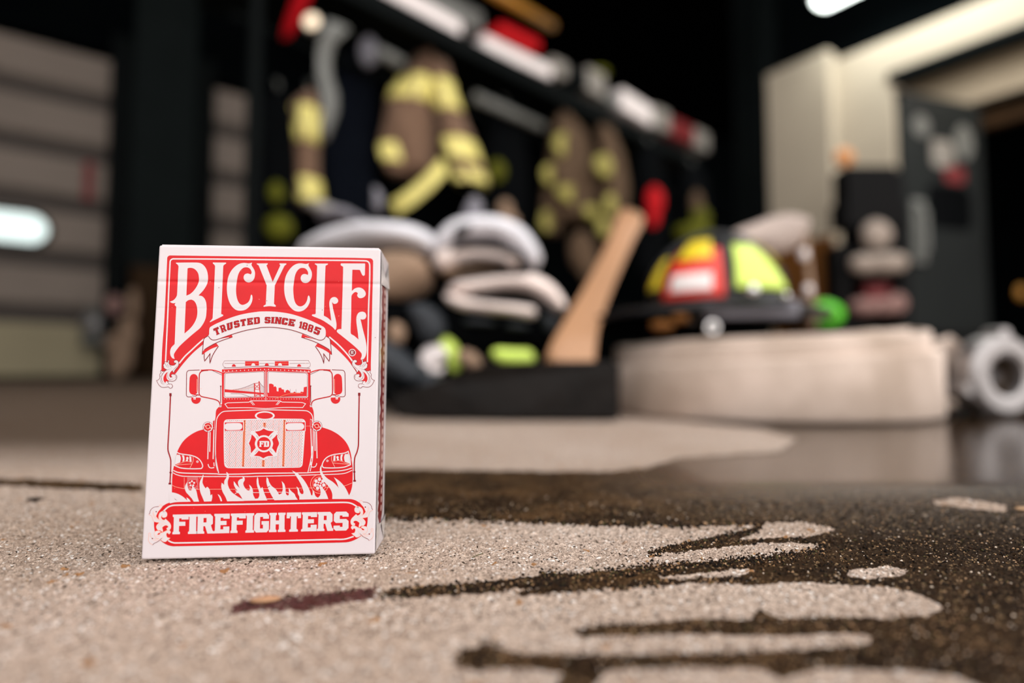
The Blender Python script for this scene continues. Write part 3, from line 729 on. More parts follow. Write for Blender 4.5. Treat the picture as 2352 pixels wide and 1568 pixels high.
for k in range(2):
    a_ = math.pi / 2 + k * math.pi; b1 = ax.cross(UP)
    for nm, c_, r_, axx in (('lug', cc, .049, ax),):
        dirv = (b1 * math.cos(a_ + .1) + UP * math.sin(a_ + .1))
        if dirv.z < 0: dirv = (b1 * .9 + UP * -.3).normalized()
        mb = MB(); p = c_ + dirv * r_ + axx * .008; mb.lathe(p - axx * .012, axx, [(0, 0), (0, .009), (.024, .009), (.024, 0)], 14); mb.build(nm, M['alu'], hc, bevel=.001)

# ------------------------------------------------------------------ helmet on the hose roll
HZ = .118
hb = Vector((.281, .80, HZ)); HYAW = math.radians(-3)
hm = thing('fire_helmet', 'black fire helmet with yellow, lime and red reflective patches, resting on the hose roll', 'helmet', hb)
RX = Matrix.Rotation(HYAW, 3, 'Z')
def hp(v): return hb + RX @ Vector(v)
# dome: ellipsoid, long axis x; rib lines along it
AX_, AY_, AZ_ = .093, .082, .100; DZ = .022
def dome(th, ph, k=1.0):
    # th azimuth, ph elevation
    e = 1 + .018 * abs(math.cos(4 * th)) * math.cos(ph)
    return Vector((AX_ * math.cos(ph) * math.cos(th) * e * k, AY_ * math.cos(ph) * math.sin(th) * e * k, DZ + AZ_ * math.sin(ph) * k))
mb = MB(); nth, nph = 64, 20; vs = []
for j in range(nph + 1):
    for i in range(nth): vs.append(hp(dome(2 * math.pi * i / nth, math.pi / 2 * .985 * j / nph)))
fs = [(j * nth + i, j * nth + (i + 1) % nth, (j + 1) * nth + (i + 1) % nth, (j + 1) * nth + i) for j in range(nph) for i in range(nth)]
fs.append(tuple(nph * nth + i for i in range(nth)))
mb.add(vs, fs); mb.build('shell', M['helmet_black'], hm, smooth=True)
# brim, longer at the back (left in the picture) and drooping
mb = MB(); vs = []; n_ = 72
for j, (f, dzz) in enumerate(((0, 0), (.5, -.004), (1, -.012), (1.0, -.017), (.5, -.010), (0, -.008))):
    for i in range(n_):
        a = 2 * math.pi * i / n_; ext = .035 + .055 * max(0, -math.cos(a)) ** 1.5 + .018 * max(0, math.cos(a)) ** 2
        r1, r2 = AX_ + .001, AY_ + .001
        droop = -.006 * f * max(0, -math.cos(a)) + .004 * f * abs(math.sin(a))
        vs.append(hp((math.cos(a) * (r1 + ext * f), math.sin(a) * (r2 + ext * f * .8), DZ + .004 + dzz + droop)))
fs = [(j * n_ + i, j * n_ + (i + 1) % n_, ((j + 1) % 6) * n_ + (i + 1) % n_, ((j + 1) % 6) * n_ + i) for j in range(6) for i in range(n_)]
mb.add(vs, fs); mb.build('brim', M['helmet_black'], hm, smooth=True)
# comb ridge over the top
mb = MB(); secs = []
for i in range(15):
    ph = math.radians(20 + 140 * i / 14); p = Vector((AX_ * math.cos(ph) * 1.02, 0, DZ + AZ_ * math.sin(ph) * 1.03))
    secs.append((hp(p), RX @ Vector((0, .007, 0)), RX @ Vector((math.cos(ph), 0, math.sin(ph))) * .007))
mb.sweep(secs, 10); mb.build('comb', M['helmet_black'], hm, smooth=True)
def dome_patch(name, m_, ths, phs, k=1.03, lab=None, top_shrink=1.0, shear=0.0):
    mb = MB(); vs = []; na, nb = 10, 8
    for lay in (k, k - .018):
        for j in range(nb + 1):
            f = j / nb; ph = math.radians(phs[0] + (phs[1] - phs[0]) * f)
            mid = (ths[0] + ths[1]) / 2 + shear * f; hw = (ths[1] - ths[0]) / 2 * (1 + (top_shrink - 1) * f)
            for i in range(na + 1): vs.append(hp(dome(math.radians(mid - hw + 2 * hw * i / na), ph, lay)))
    w_ = na + 1; N2 = w_ * (nb + 1); fs = []
    for j in range(nb):
        for i in range(na):
            q = (j * w_ + i, j * w_ + i + 1, (j + 1) * w_ + i + 1, (j + 1) * w_ + i); fs.append(q); fs.append(tuple(x + N2 for x in q)[::-1])
    per = [i for i in range(w_)] + [j * w_ + na for j in range(1, nb + 1)] + [nb * w_ + i for i in range(na - 1, -1, -1)] + [j * w_ for j in range(nb - 1, 0, -1)]
    for a, b in zip(per, per[1:] + per[:1]): fs.append((a, b, b + N2, a + N2))
    mb.add(vs, fs); o = mb.build(name, m_, hm, smooth=True)
    if lab: o['label'] = lab
# azimuth -90 faces the camera
dome_patch('reflective_patch', M['helmet_yellow'], (-178, -158), (14, 42), 1.03, 'yellow patch on the left', .6)
dome_patch('number_patch', M['helmet_red'], (-150, -99), (4, 46), 1.035, 'red patch', .92)
dome_patch('reflective_patch', M['helmet_yellow'], (-142, -108), (34, 56), 1.06, 'yellow patch above the red one', .8)
dome_patch('number_panel', M['white_plastic'], (-141, -108), (9, 22), 1.06, 'white panel inside the red patch')
dome_patch('reflective_patch', M['helmet_lime'], (-92, -42), (10, 50), 1.035, 'large lime patch on the right', .5, -8)
dome_patch('reflective_patch', M['helmet_yellow'], (-36, -18), (34, 62), 1.03, 'dull yellow patch at the far right', .7)
# front shield holder, goggle strap with buckles, chin strap
mb = MB(); mb.sweep([(hp((.03 * i - .10 * 0, -.098 + .0 * i, .012)), Vector((0, 0, .011)), Vector((0, .004, 0))) for i in (-1.5, -.7, 0, .7, 1.5, 2.2)], 12); mb.build('goggle_strap', M['grey_cloth'], hm, smooth=True)
for (x, y_, r, m_) in ((1728, 666, .008, 'chrome'), (1803, 680, .005, 'chrome')):
    p = at(x, y_, .695); mb = MB(); mb.lathe(p, (0, -1, 0), [(-.004, 0), (-.004, r), (.002, r), (.006, r * .6), (.007, 0.0002)], 24); mb.build('buckle', M[m_], hm, smooth=True)
# canvas glove standing behind the helmet, with its clips
gl = thing('work_glove', 'beige leather gauntlet with a long cuff standing up behind the helmet', 'glove', at(1790, 700, .93))
mb = MB(); Yg = .93
def gsec(pts, dep, part, m_):
    mb = MB(); mb.sweep([(at(x, y_, Yg), Vector((wx * Yg / F, 0, -wz * Yg / F)), Vector((0, dep, 0))) for x, y_, wx, wz in pts], 20, wob=.03); mb.build(part, m_, gl, smooth=True)
gsec([(1672, 556, 6, 14), (1700, 548, 6, 22), (1740, 545, 8, 34), (1780, 540, 10, 44), (1815, 530, 12, 40), (1838, 520, 10, 26), (1846, 514, 4, 12)], .022, 'cuff', M['glove_canvas'])
for i, (x0, y0, x1, y1) in enumerate(((1700, 556, 1655, 548), (1706, 566, 1662, 566), (1716, 580, 1676, 586), (1730, 592, 1700, 604))):
    mb = MB(); mb.tube([at(x0, y0, Yg), at((x0 + x1) / 2, (y0 + y1) / 2 - 3, Yg - .012), at(x1, y1, Yg - .004)], [.010, .0095, .006], 12); mb.build('finger', M['glove_canvas'], gl, smooth=True)
mb = MB(); mb.tube([at(1760, 582, Yg), at(1748, 606, Yg - .01), at(1735, 622, Yg - .01)], [.011, .010, .007], 12); mb.build('thumb', M['glove_canvas'], gl, smooth=True)
gs = thing('glove_strap', 'dark strap with pale metal clips hanging right of the helmet', 'strap', at(1855, 740, .92))
mb = MB(); mb.sweep([(at(x, y_, .92), Vector((w_ * .92 / F, 0, 0)), Vector((0, .004, 0))) for x, y_, w_ in ((1846, 520, 5), (1852, 560, 7), (1856, 610, 7), (1862, 660, 7), (1866, 710, 8), (1868, 752, 8))], 10); mb.build('webbing', M['beige_cloth'], gs, smooth=True)
for (x, y_, rx, ry) in ((1842, 586, 9, 13), (1852, 666, 9, 11)):
    Yc = .91; mb = MB(); c = at(x, y_, Yc); mb.sweep([(c + Vector((0, dy_, 0)), Vector((rx * Yc / F * k_, 0, 0)), UP * (ry * Yc / F * k_)) for dy_, k_ in ((-.012, .6), (-.008, 1), (-.002, 1), (0, .8))], 20, power=.7); mb.build('clip', M['white_plastic'], gs, smooth=True)
# black gear bag under the helmet brim on the roll: folded hood
HOOD = sack('protective_hood', 'crumpled black hood lying on the hose roll left of the helmet', 'hood', [(1430, 742, 60, 40), (1500, 752, 80, 34), (1585, 764, 60, 22), (1690, 742, 90, 26), (1790, 730, 70, 24)], .84, M['black_cloth'])
TAB = sack('leather_tab', None, None, [(1520, 748, 28, 13), (1562, 730, 20, 12)], .70, M['wood_orange']); TAB.parent = HOOD
p = at(1634, 752, .66); mb = MB(); mb.lathe(p, (0, -1, 0), [(0, .004), (0, .008), (.004, .008), (.005, .006), (.004, .004), (0, .004)], 26); tag(mb.build('metal_ring', M['chrome'], smooth=True), 'small bright metal ring on top of the hose below the helmet', 'ring')

# ------------------------------------------------------------------ axe
ax_ = thing('axe', 'axe with an ash handle standing on its black steel head', 'axe', floor_at(1240, 968))
YA = .655
def prof(Y, pts): return [at(x, y_, Y) for x, y_ in pts]
outl = [(1424, 836), (1424, 960), (1412, 974), (1300, 968), (1180, 964), (1050, 972), (960, 968), (905, 962), (880, 930), (905, 905), (980, 880), (1060, 852), (1120, 834), (1240, 830), (1400, 828)]
fr = prof(YA, outl); dep = Vector((.0, .045, 0))
for p in fr: p.z = max(p.z, .0015)
mb = MB(); n_ = len(fr)
c_ = sum(fr, Vector()) / n_
def taper(p, back):
    # thin towards the cutting edge on the left
    f = min(1, max(.12, (p.x - fr[8].x) / (fr[2].x - fr[8].x) * 1.6)); return p + Vector((0, (.0225 * (1 + (1 if back else -1) * f)), 0))
vs = [taper(p, False) for p in fr] + [taper(p, True) for p in fr]
mb.add(vs, [tuple(range(n_)), tuple(range(2 * n_ - 1, n_ - 1, -1))] + [(i, (i + 1) % n_, n_ + (i + 1) % n_, n_ + i) for i in range(n_)])
mb.build('axe_head', M['axe_steel'], ax_, bevel=.003, seg=3)
hp_ = [((1308, 846), 60, YA + .02), ((1317, 800), 50, .69), ((1336, 745), 38, .74), ((1361, 690), 31, .79), ((1385, 640), 27, .85), ((1409, 590), 25, .91), ((1431, 540), 26, .97), ((1445, 510), 29, 1.0), ((1450, 494), 28, 1.02), ((1452, 486), 16, 1.03)]
mb = MB(); secs = []
for (x, y_), w_, Y in hp_: secs.append((at(x, y_, Y), Vector((w_ * Y / F, 0, w_ * Y / F * -.22)), Vector((0, .013, .009))))
mb.sweep(secs, 24, power=.8); mb.build('handle', M['handle_wood'], ax_, smooth=True)

# ------------------------------------------------------------------ heap of folded turnout gear behind the axe
def fold(part, pts, m_, Y, root, dep=.03, wob=.03, n=20):
    """a roll of cloth following picture points (x, y, half thickness px)"""
    secs = []; P = [at(x, y_, Y + (o if len(r_) else 0)) for (x, y_, *r_), o in zip(pts, [0] * len(pts))]
    P = []
    for q in pts:
        x, y_, r = q[:3]; yy = Y + (q[3] if len(q) > 3 else 0); P.append((at(x, y_, yy), r * yy / F))
    # Catmull-Rom refinement
    R_ = []
    for i in range(len(P) - 1):
        p0, p1, p2, p3 = P[max(i - 1, 0)], P[i], P[i + 1], P[min(i + 2, len(P) - 1)]
        for f in (0, .25, .5, .75):
            c = [.5 * (2 * b + (c2 - a) * f + (2 * a - 5 * b + 4 * c2 - d) * f * f + (3 * b - a - 3 * c2 + d) * f ** 3) for a, b, c2, d in ((p0[0], p1[0], p2[0], p3[0]),)][0]
            R_.append((c, p1[1] * (1 - f) + p2[1] * f))
    R_.append(P[-1])
    for i, (c, r) in enumerate(R_):
        t_ = (R_[min(i + 1, len(R_) - 1)][0] - R_[max(i - 1, 0)][0]); t_.y = 0; t_.normalize()
        nrm = Vector((-t_.z, 0, t_.x)); e = min(1, .35 + min(i, len(R_) - 1 - i) * .33)
        secs.append((c, nrm * r * .9 * e, Vector((0, dep * e, 0))))
    mb = MB(); mb.sweep(secs, n, wob=wob, kw=3); return mb.build(part, m_, root, smooth=True)
YG = .86
tj = thing('folded_turnout_jacket', 'black turnout jacket folded in a pile, silver and cream lining showing, behind the axe', 'jacket', floor_at(1150, 935))
fold('body', [(990, 760, 60), (1060, 745, 95), (1150, 745, 100), (1230, 760, 80), (1285, 780, 40)], M['black_cloth'], YG, tj, .075)
fold('body', [(1010, 850, 50), (1100, 850, 70), (1200, 855, 70), (1270, 860, 55)], M['black_cloth'], YG + .01, tj, .08)
fold('body', [(1000, 640, 44), (1090, 620, 66), (1170, 620, 66), (1230, 650, 40)], M['black_cloth'], YG + .03, tj, .07)
fold('lining_fold', [(990, 590, 16), (1040, 535, 24), (1090, 524, 30), (1140, 525, 30), (1185, 545, 30), (1215, 580, 28), (1232, 615, 20)], M['silver_cloth'], YG - .03, tj, .03)
fold('lining_fold', [(1005, 615, 34), (1035, 592, 26), (1090, 586, 18), (1140, 590, 18), (1180, 602, 16), (1190, 606, 12)], M['cream_cloth'], YG - .065, tj, .022)
fold('lining_fold', [(1015, 625, 16), (1060, 626, 10), (1110, 618, 8), (1150, 615, 6)], M['beige_cloth'], YG - .07, tj, .02)
fold('lining_fold', [(1030, 665, 20), (1090, 658, 22), (1160, 650, 22), (1215, 652, 26), (1255, 672, 26), (1282, 700, 20), (1292, 715, 12)], M['cream_cloth'], YG - .07, tj, .03)
fold('lining_fold', [(1022, 678, 12), (1060, 696, 15), (1110, 704, 14), (1170, 710, 14), (1210, 716, 16), (1232, 722, 12)], M['cream_cloth'], YG - .085, tj, .02)
fold('sleeve', [(1230, 700, 18), (1262, 740, 24), (1268, 770, 20)], M['slate'], YG - .06, tj, .03)
fold('collar', [(1085, 535, 20), (1085, 500, 26), (1090, 475, 22), (1096, 455, 16)], M['grey_cloth'], YG + .0, tj, .025)
fold('reflective_band', [(1130, 806, 10), (1150, 815, 18), (1180, 820, 22), (1210, 822, 22), (1228, 826, 12)], M['helmet_lime'], YG - .095, tj, .012)
fold('hem', [(1050, 810, 14), (1080, 826, 22), (1105, 850, 18)], M['beige_cloth'], YG - .09, tj, .02)
fold('painted_sheen', [(1065, 738, 8), (1100, 738, 9), (1140, 742, 6)], M['slate'], YG - .085, tj, .012)  # lighter slate rolls painting a sheen onto the black cloth
fold('painted_sheen', [(1160, 748, 8), (1190, 748, 9), (1215, 752, 7)], M['slate'], YG - .085, tj, .012)
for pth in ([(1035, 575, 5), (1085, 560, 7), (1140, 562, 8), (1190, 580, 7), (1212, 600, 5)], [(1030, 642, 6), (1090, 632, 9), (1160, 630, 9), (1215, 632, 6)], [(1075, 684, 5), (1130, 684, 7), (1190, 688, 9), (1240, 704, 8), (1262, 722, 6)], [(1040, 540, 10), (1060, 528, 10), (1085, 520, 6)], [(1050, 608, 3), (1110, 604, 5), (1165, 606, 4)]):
    fold('gap_shade', pth, M['black_cloth'], YG - .088, tj, .012)  # black rolls standing in for the shaded gaps between the folds
tp = thing('folded_bunker_trousers', 'silver-grey and tan turnout trousers folded up behind the card box', 'trousers', floor_at(860, 930))
fold('leg', [(690, 590, 20, .1), (760, 560, 30, .06), (840, 545, 36, .02), (920, 545, 34), (975, 560, 30), (1008, 590, 24)], M['silver_cloth'], YG - .02, tp, .05)
fold('leg', [(840, 650, 50), (900, 640, 66), (950, 630, 60), (985, 610, 40)], M['beige_cloth'], YG - .05, tp, .05)
fold('seat', [(700, 700, 80), (800, 720, 110), (900, 740, 90), (980, 760, 70)], M['black_cloth'], YG, tp, .08)
fold('waist', [(730, 500, 10, .15), (780, 490, 16, .15), (820, 505, 14, .15), (870, 530, 10, .1)], M['grey_cloth'], YG + .02, tp, .03)
fold('brace', [(700, 470, 8), (745, 478, 18), (800, 500, 12)], M['off_white'], YG + .25, tp, .02)
fold('brace', [(862, 430, 8), (870, 460, 12), (865, 490, 10)], M['grey_cloth'], YG + .25, tp, .02)
fold('seat', [(720, 860, 60), (820, 870, 70), (920, 880, 50), (960, 890, 40)], M['black_cloth'], YG + .01, tp, .08)
fold('knee_pad', [(905, 740, 14), (912, 765, 22), (905, 795, 18)], M['beige_cloth'], YG - .10, tp, .02)
fold('panel', [(940, 700, 20), (985, 740, 40), (1000, 790, 34)], M['slate'], YG - .085, tp, .02)
bt = thing('rubber_boot', 'slate grey rubber boot lying on its side between card box and axe head', 'boot', floor_at(960, 935))
fold('shaft', [(860, 800, 50), (895, 825, 44), (935, 852, 38), (985, 880, 34)], M['slate'], .76, bt, .035)
fold('foot', [(965, 868, 32), (1005, 892, 34), (1035, 898, 30), (1052, 895, 20)], M['slate'], .755, bt, .035)
fold('sole', [(880, 880, 8), (930, 908, 9), (985, 930, 9), (1030, 925, 9), (1056, 905, 8)], M['rubber'], .75, bt, .036)
lg = thing('leather_glove', 'white and lime glove lying on the boot beside the folded jacket', 'glove', at(1010, 870, .78))
fold('palm', [(968, 832, 16), (990, 818, 26), (1012, 812, 28), (1030, 812, 16)], M['white_plastic'], .785, lg, .018)
fold('cuff', [(1000, 786, 12), (1022, 790, 20), (1040, 806, 18), (1046, 830, 16), (1046, 858, 12)], M['helmet_lime'], .79, lg, .016)
for i, (x, y_) in enumerate(((962, 842), (972, 850), (986, 856), (1002, 858))):
    fold('finger', [(x + 18, y_ - 16, 8), (x + 6, y_ - 4, 8), (x, y_ + 4, 6)], M['white_plastic'], .775, lg, .009, n=10)
# objects lying in the dark left of the pile
sack('gear_bag', 'black gear bag on the floor in the dark behind the card box', 'bag', [(640, 800, 150, 76), (520, 820, 120, 60)], 1.6, M['black_cloth'])
# ------------------------------------------------------------------ the card box
BW, BH, BD = .065, .091, .0184
LEAN, YAW = .0456, .0785
root = thing('card_box', 'small white playing card box with red fire truck print standing on the concrete floor', 'box', (-.07218, .17123, BD * math.sin(LEAN)))
root.rotation_euler = (-LEAN, 0, YAW)
root['_loc'] = 1
# picture point -> place on the front face (mm), from the four corners of the face
def homog(src, dst):
    A = []
    for (x, y_), (a, b) in zip(src, dst):
        A.append([x, y_, 1, 0, 0, 0, -a * x, -a * y_, -a]); A.append([0, 0, 0, x, y_, 1, -b * x, -b * y_, -b])
    return np.linalg.svd(np.array(A, float))[2][-1].reshape(3, 3)
HM = homog([(366, 561), (873, 570), (862, 1273), (322, 1287)], [(-32.5, 91), (32.5, 91), (32.5, 0), (-32.5, 0)])
def face(p):
    q = HM @ np.array([p[0], p[1], 1.0]); return q[0] / q[2] / 1000, q[1] / q[2] / 1000
def boxmat(name, col, rough, zs=(), coat=.35, noise=0):
    m = mat(name, col, rough, spec=.25, coat=coat, noise=noise, nscale=180)
    nt = m.node_tree; b = nt.nodes['Principled BSDF']; b.inputs['Coat Roughness'].default_value = .25
    tc = nt.nodes.new('ShaderNodeTexCoord'); tc.object = root
    sx = nt.nodes.new('ShaderNodeSeparateXYZ'); nt.links.new(tc.outputs['Object'], sx.inputs[0])
    tot = None
    for zc, wd, am in zs:
        def mm(op, a, b_=None):
            n = nt.nodes.new('ShaderNodeMath'); n.operation = op
            for i, x in enumerate((a, b_)):
                if x is None: continue
                if isinstance(x, (int, float)): n.inputs[i].default_value = x
                else: nt.links.new(x, n.inputs[i])
            return n.outputs[0]
        d = mm('DIVIDE', mm('SUBTRACT', sx.outputs[2], zc), wd)
        e = mm('MULTIPLY', mm('EXPONENT', mm('MULTIPLY', mm('MULTIPLY', d, d), -1.0)), -am)
        tot = e if tot is None else mm('ADD', tot, e)
    if tot is not None:
        bp = nt.nodes.new('ShaderNodeBump'); bp.inputs['Distance'].default_value = .001; bp.inputs['Strength'].default_value = 1
        nt.links.new(tot, bp.inputs['Height']); nt.links.new(bp.outputs[0], b.inputs['Normal'])
    return m
z1 = face((420, 647))[1]; z2 = face((420, 707))[1]
CR = ((z1, .0006, .20), (z2, .00035, .035))
P_W = boxmat('card_white', (.665, .615, .645), .38, CR)
P_R = boxmat('print_red', (.63, .003, .008), .40, CR, noise=.10, coat=.10)
P_D = boxmat('print_dark_red', (.20, .001, .006), .5, CR, coat=.05)
P_O = boxmat('print_orange', (.80, .20, .08), .45)
P_P = boxmat('print_pink', (.88, .42, .33), .45)
P_L = boxmat('print_letter_red', (.42, .001, .006), .5, (), coat=.05)
PM = [P_W, P_R, P_D, P_O, P_P, P_L]; WH, RD, DK, OR, PK, LR = range(6)

mb = MB(); mb.box((0, BD / 2, BH / 2), (BW, BD, BH - .0004)); body = mb.build('card_body', P_W, root, bevel=.0006, seg=3)
mb = MB(); mb.box((0, BD / 2 + .0002, BH - .0001), (BW - .0012, BD - .0008, .0004)); mb.build('top_flap', P_W, root, bevel=.0001)

def smooth(pts, closed=True, ang=40, sub=5):
    n = len(pts); P = [np.array(p, float) for p in pts]
    def tangent(i):
        if not closed and (i == 0 or i == n - 1): return None
        a, b, c = P[(i - 1) % n], P[i], P[(i + 1) % n]
        u1, u2 = b - a, c - b; l1, l2 = np.linalg.norm(u1), np.linalg.norm(u2)
        if l1 < 1e-6 or l2 < 1e-6: return None
        if u1.dot(u2) / l1 / l2 < math.cos(math.radians(ang)): return None
        d = u1 + u2; return d / np.linalg.norm(d)
    ln = [np.linalg.norm(P[(i + 1) % n] - P[i]) for i in range(n)]
    out = []
    for i in range(n if closed else n - 1):
        a, b = P[i], P[(i + 1) % n]; L_ = np.linalg.norm(b - a); ch = (b - a) / (L_ + 1e-9)
        t0, t1 = tangent(i), tangent((i + 1) % n)
        s0 = not (t0 is None and t1 is None) and L_ > 1.2
        t0 = ch if t0 is None else t0; t1 = ch if t1 is None else t1
        for k in range(sub if s0 else 1):
            f = k / (sub if s0 else 1)
            h00, h10, h01, h11 = 2 * f ** 3 - 3 * f * f + 1, f ** 3 - 2 * f * f + f, -2 * f ** 3 + 3 * f * f, f ** 3 - f * f
            g0 = min(L_, 1.5 * ln[i - 1]) if t0 is not ch else L_; g1 = min(L_, 1.5 * ln[(i + 1) % n]) if t1 is not ch else L_
            out.append(tuple(a * h00 + t0 * g0 * h10 + b * h01 + t1 * g1 * h11))
    if not closed: out.append(tuple(P[-1]))
    return out
ZF = dict(K1=(370, 580, 9.8), K2=(500, 580, 9.8), K3=(640, 580, 9.8), K4=(700, 680, 9.2235), K5=(360, 690, 9.2235), K6=(470, 710, 10.4533), K7=(600, 710, 8.7111),
          K8=(780, 550, 13.0667), O1=(345, 810, 15.68), O2=(790, 810, 15.68), O3=(330, 1140, 13.0667), O4=(770, 1140, 13.0667), T1=(380, 930, 9.8),
          F1=(390, 1060, 10.6909), F2=(590, 1060, 10.2261), A=(310, 540, 3.92), B=(310, 900, 3.92), C=(400, 800, 5.6), D=(380, 1000, 4.9), X=(0, 0, 1))
def Z(k, *pts):
    x0, y0, s_ = ZF[k]; return [(x0 + a / s_, y0 + b / s_) for a, b in pts]
class Print:
    def __init__(s): s.mb = MB()
    def poly(s, loops, m, layer, ang=40, sm=True):
        """loops: outer outline then holes, in picture points"""
        if not isinstance(loops[0], list): loops = [loops]
        off = -.00001 * layer - .00001
        L3 = []
        for lp in loops:
            q = smooth(lp, True, ang) if sm else lp
            L3.append([Vector((*face(p), 0)) for p in q])
        tris = tessellate_polygon(L3); flat = [v for l in L3 for v in l]
        s.mb.add([(v.x, off, v.y) for v in flat], [t for t in tris], m); return s
    def stroke(s, pts, w, m, layer, closed=False, ang=60, sm=True, taper=False):
        q = smooth(pts, closed, ang) if sm else [tuple(p) for p in pts]
        q = [np.array(p, float) for p in q]; n = len(q); off = -.00001 * layer - .00001
        Lp, Rp = [], []
        for i in range(n):
            a = q[(i - 1) % n] if (closed or i > 0) else q[i]; b = q[(i + 1) % n] if (closed or i < n - 1) else q[i]
            t_ = b - a; t_ /= (np.linalg.norm(t_) + 1e-9)
            if 0 < i < n - 1 or closed:
                u1 = q[i] - q[(i - 1) % n]; u2 = q[(i + 1) % n] - q[i]; u1 = u1 / (np.linalg.norm(u1) + 1e-9); u2 = u2 / (np.linalg.norm(u2) + 1e-9)
                t_ = u1 + u2; l_ = np.linalg.norm(t_); t_ = t_ / l_ if l_ > 1e-6 else u1; k_ = min(2.0, 1 / max(.3, abs(t_.dot(u1))))
            else: k_ = 1
            nn_ = np.array([-t_[1], t_[0]]) * w / 2 * k_
            if taper: nn_ = nn_ * max(.25, math.sin(math.pi * i / max(1, n - 1)))
            Lp.append(q[i] + nn_); Rp.append(q[i] - nn_)
        vs = [(face(p)[0], off, face(p)[1]) for p in Lp + Rp]; fs = []
        for i in range(n if closed else n - 1): fs.append((i, (i + 1) % n, n + (i + 1) % n, n + i))
        s.mb.add(vs, fs, m); return s
    def ell(s, cx, cy, rx, ry, m, layer, n=28, hole=None, a0=0, a1=360):
        pts = [(cx + rx * math.cos(math.radians(a0 + (a1 - a0) * i / n)), cy + ry * math.sin(math.radians(a0 + (a1 - a0) * i / n))) for i in range(n if a1 - a0 == 360 else n + 1)]
        lo = [pts]
        if hole: lo.append([(cx + hole[0] * math.cos(2 * math.pi * i / n), cy + hole[1] * math.sin(2 * math.pi * i / n)) for i in range(n)])
        return s.poly(lo, m, layer, sm=False)
    def done(s, name, lab=None):
        used = sorted(set(s.mb.m)); mp = {a: i for i, a in enumerate(used)}
        s.mb.m = [mp[a] for a in s.mb.m]
        me = bpy.data.meshes.new(name); me.from_pydata(s.mb.v, [], s.mb.f)
        for a in used: me.materials.append(PM[a])
        me.polygons.foreach_set('material_index', s.mb.m)
        # all printed faces look out of the front of the box
        bm = bmesh.new(); bm.from_mesh(me); bm.normal_update()
        for f in bm.faces:
            if f.normal.y > 0: f.normal_flip()
        bm.to_mesh(me); bm.free()
        o = bpy.data.objects.new(name, me); COL.objects.link(o); o.parent = root
        if lab: o['label'] = lab
        return o
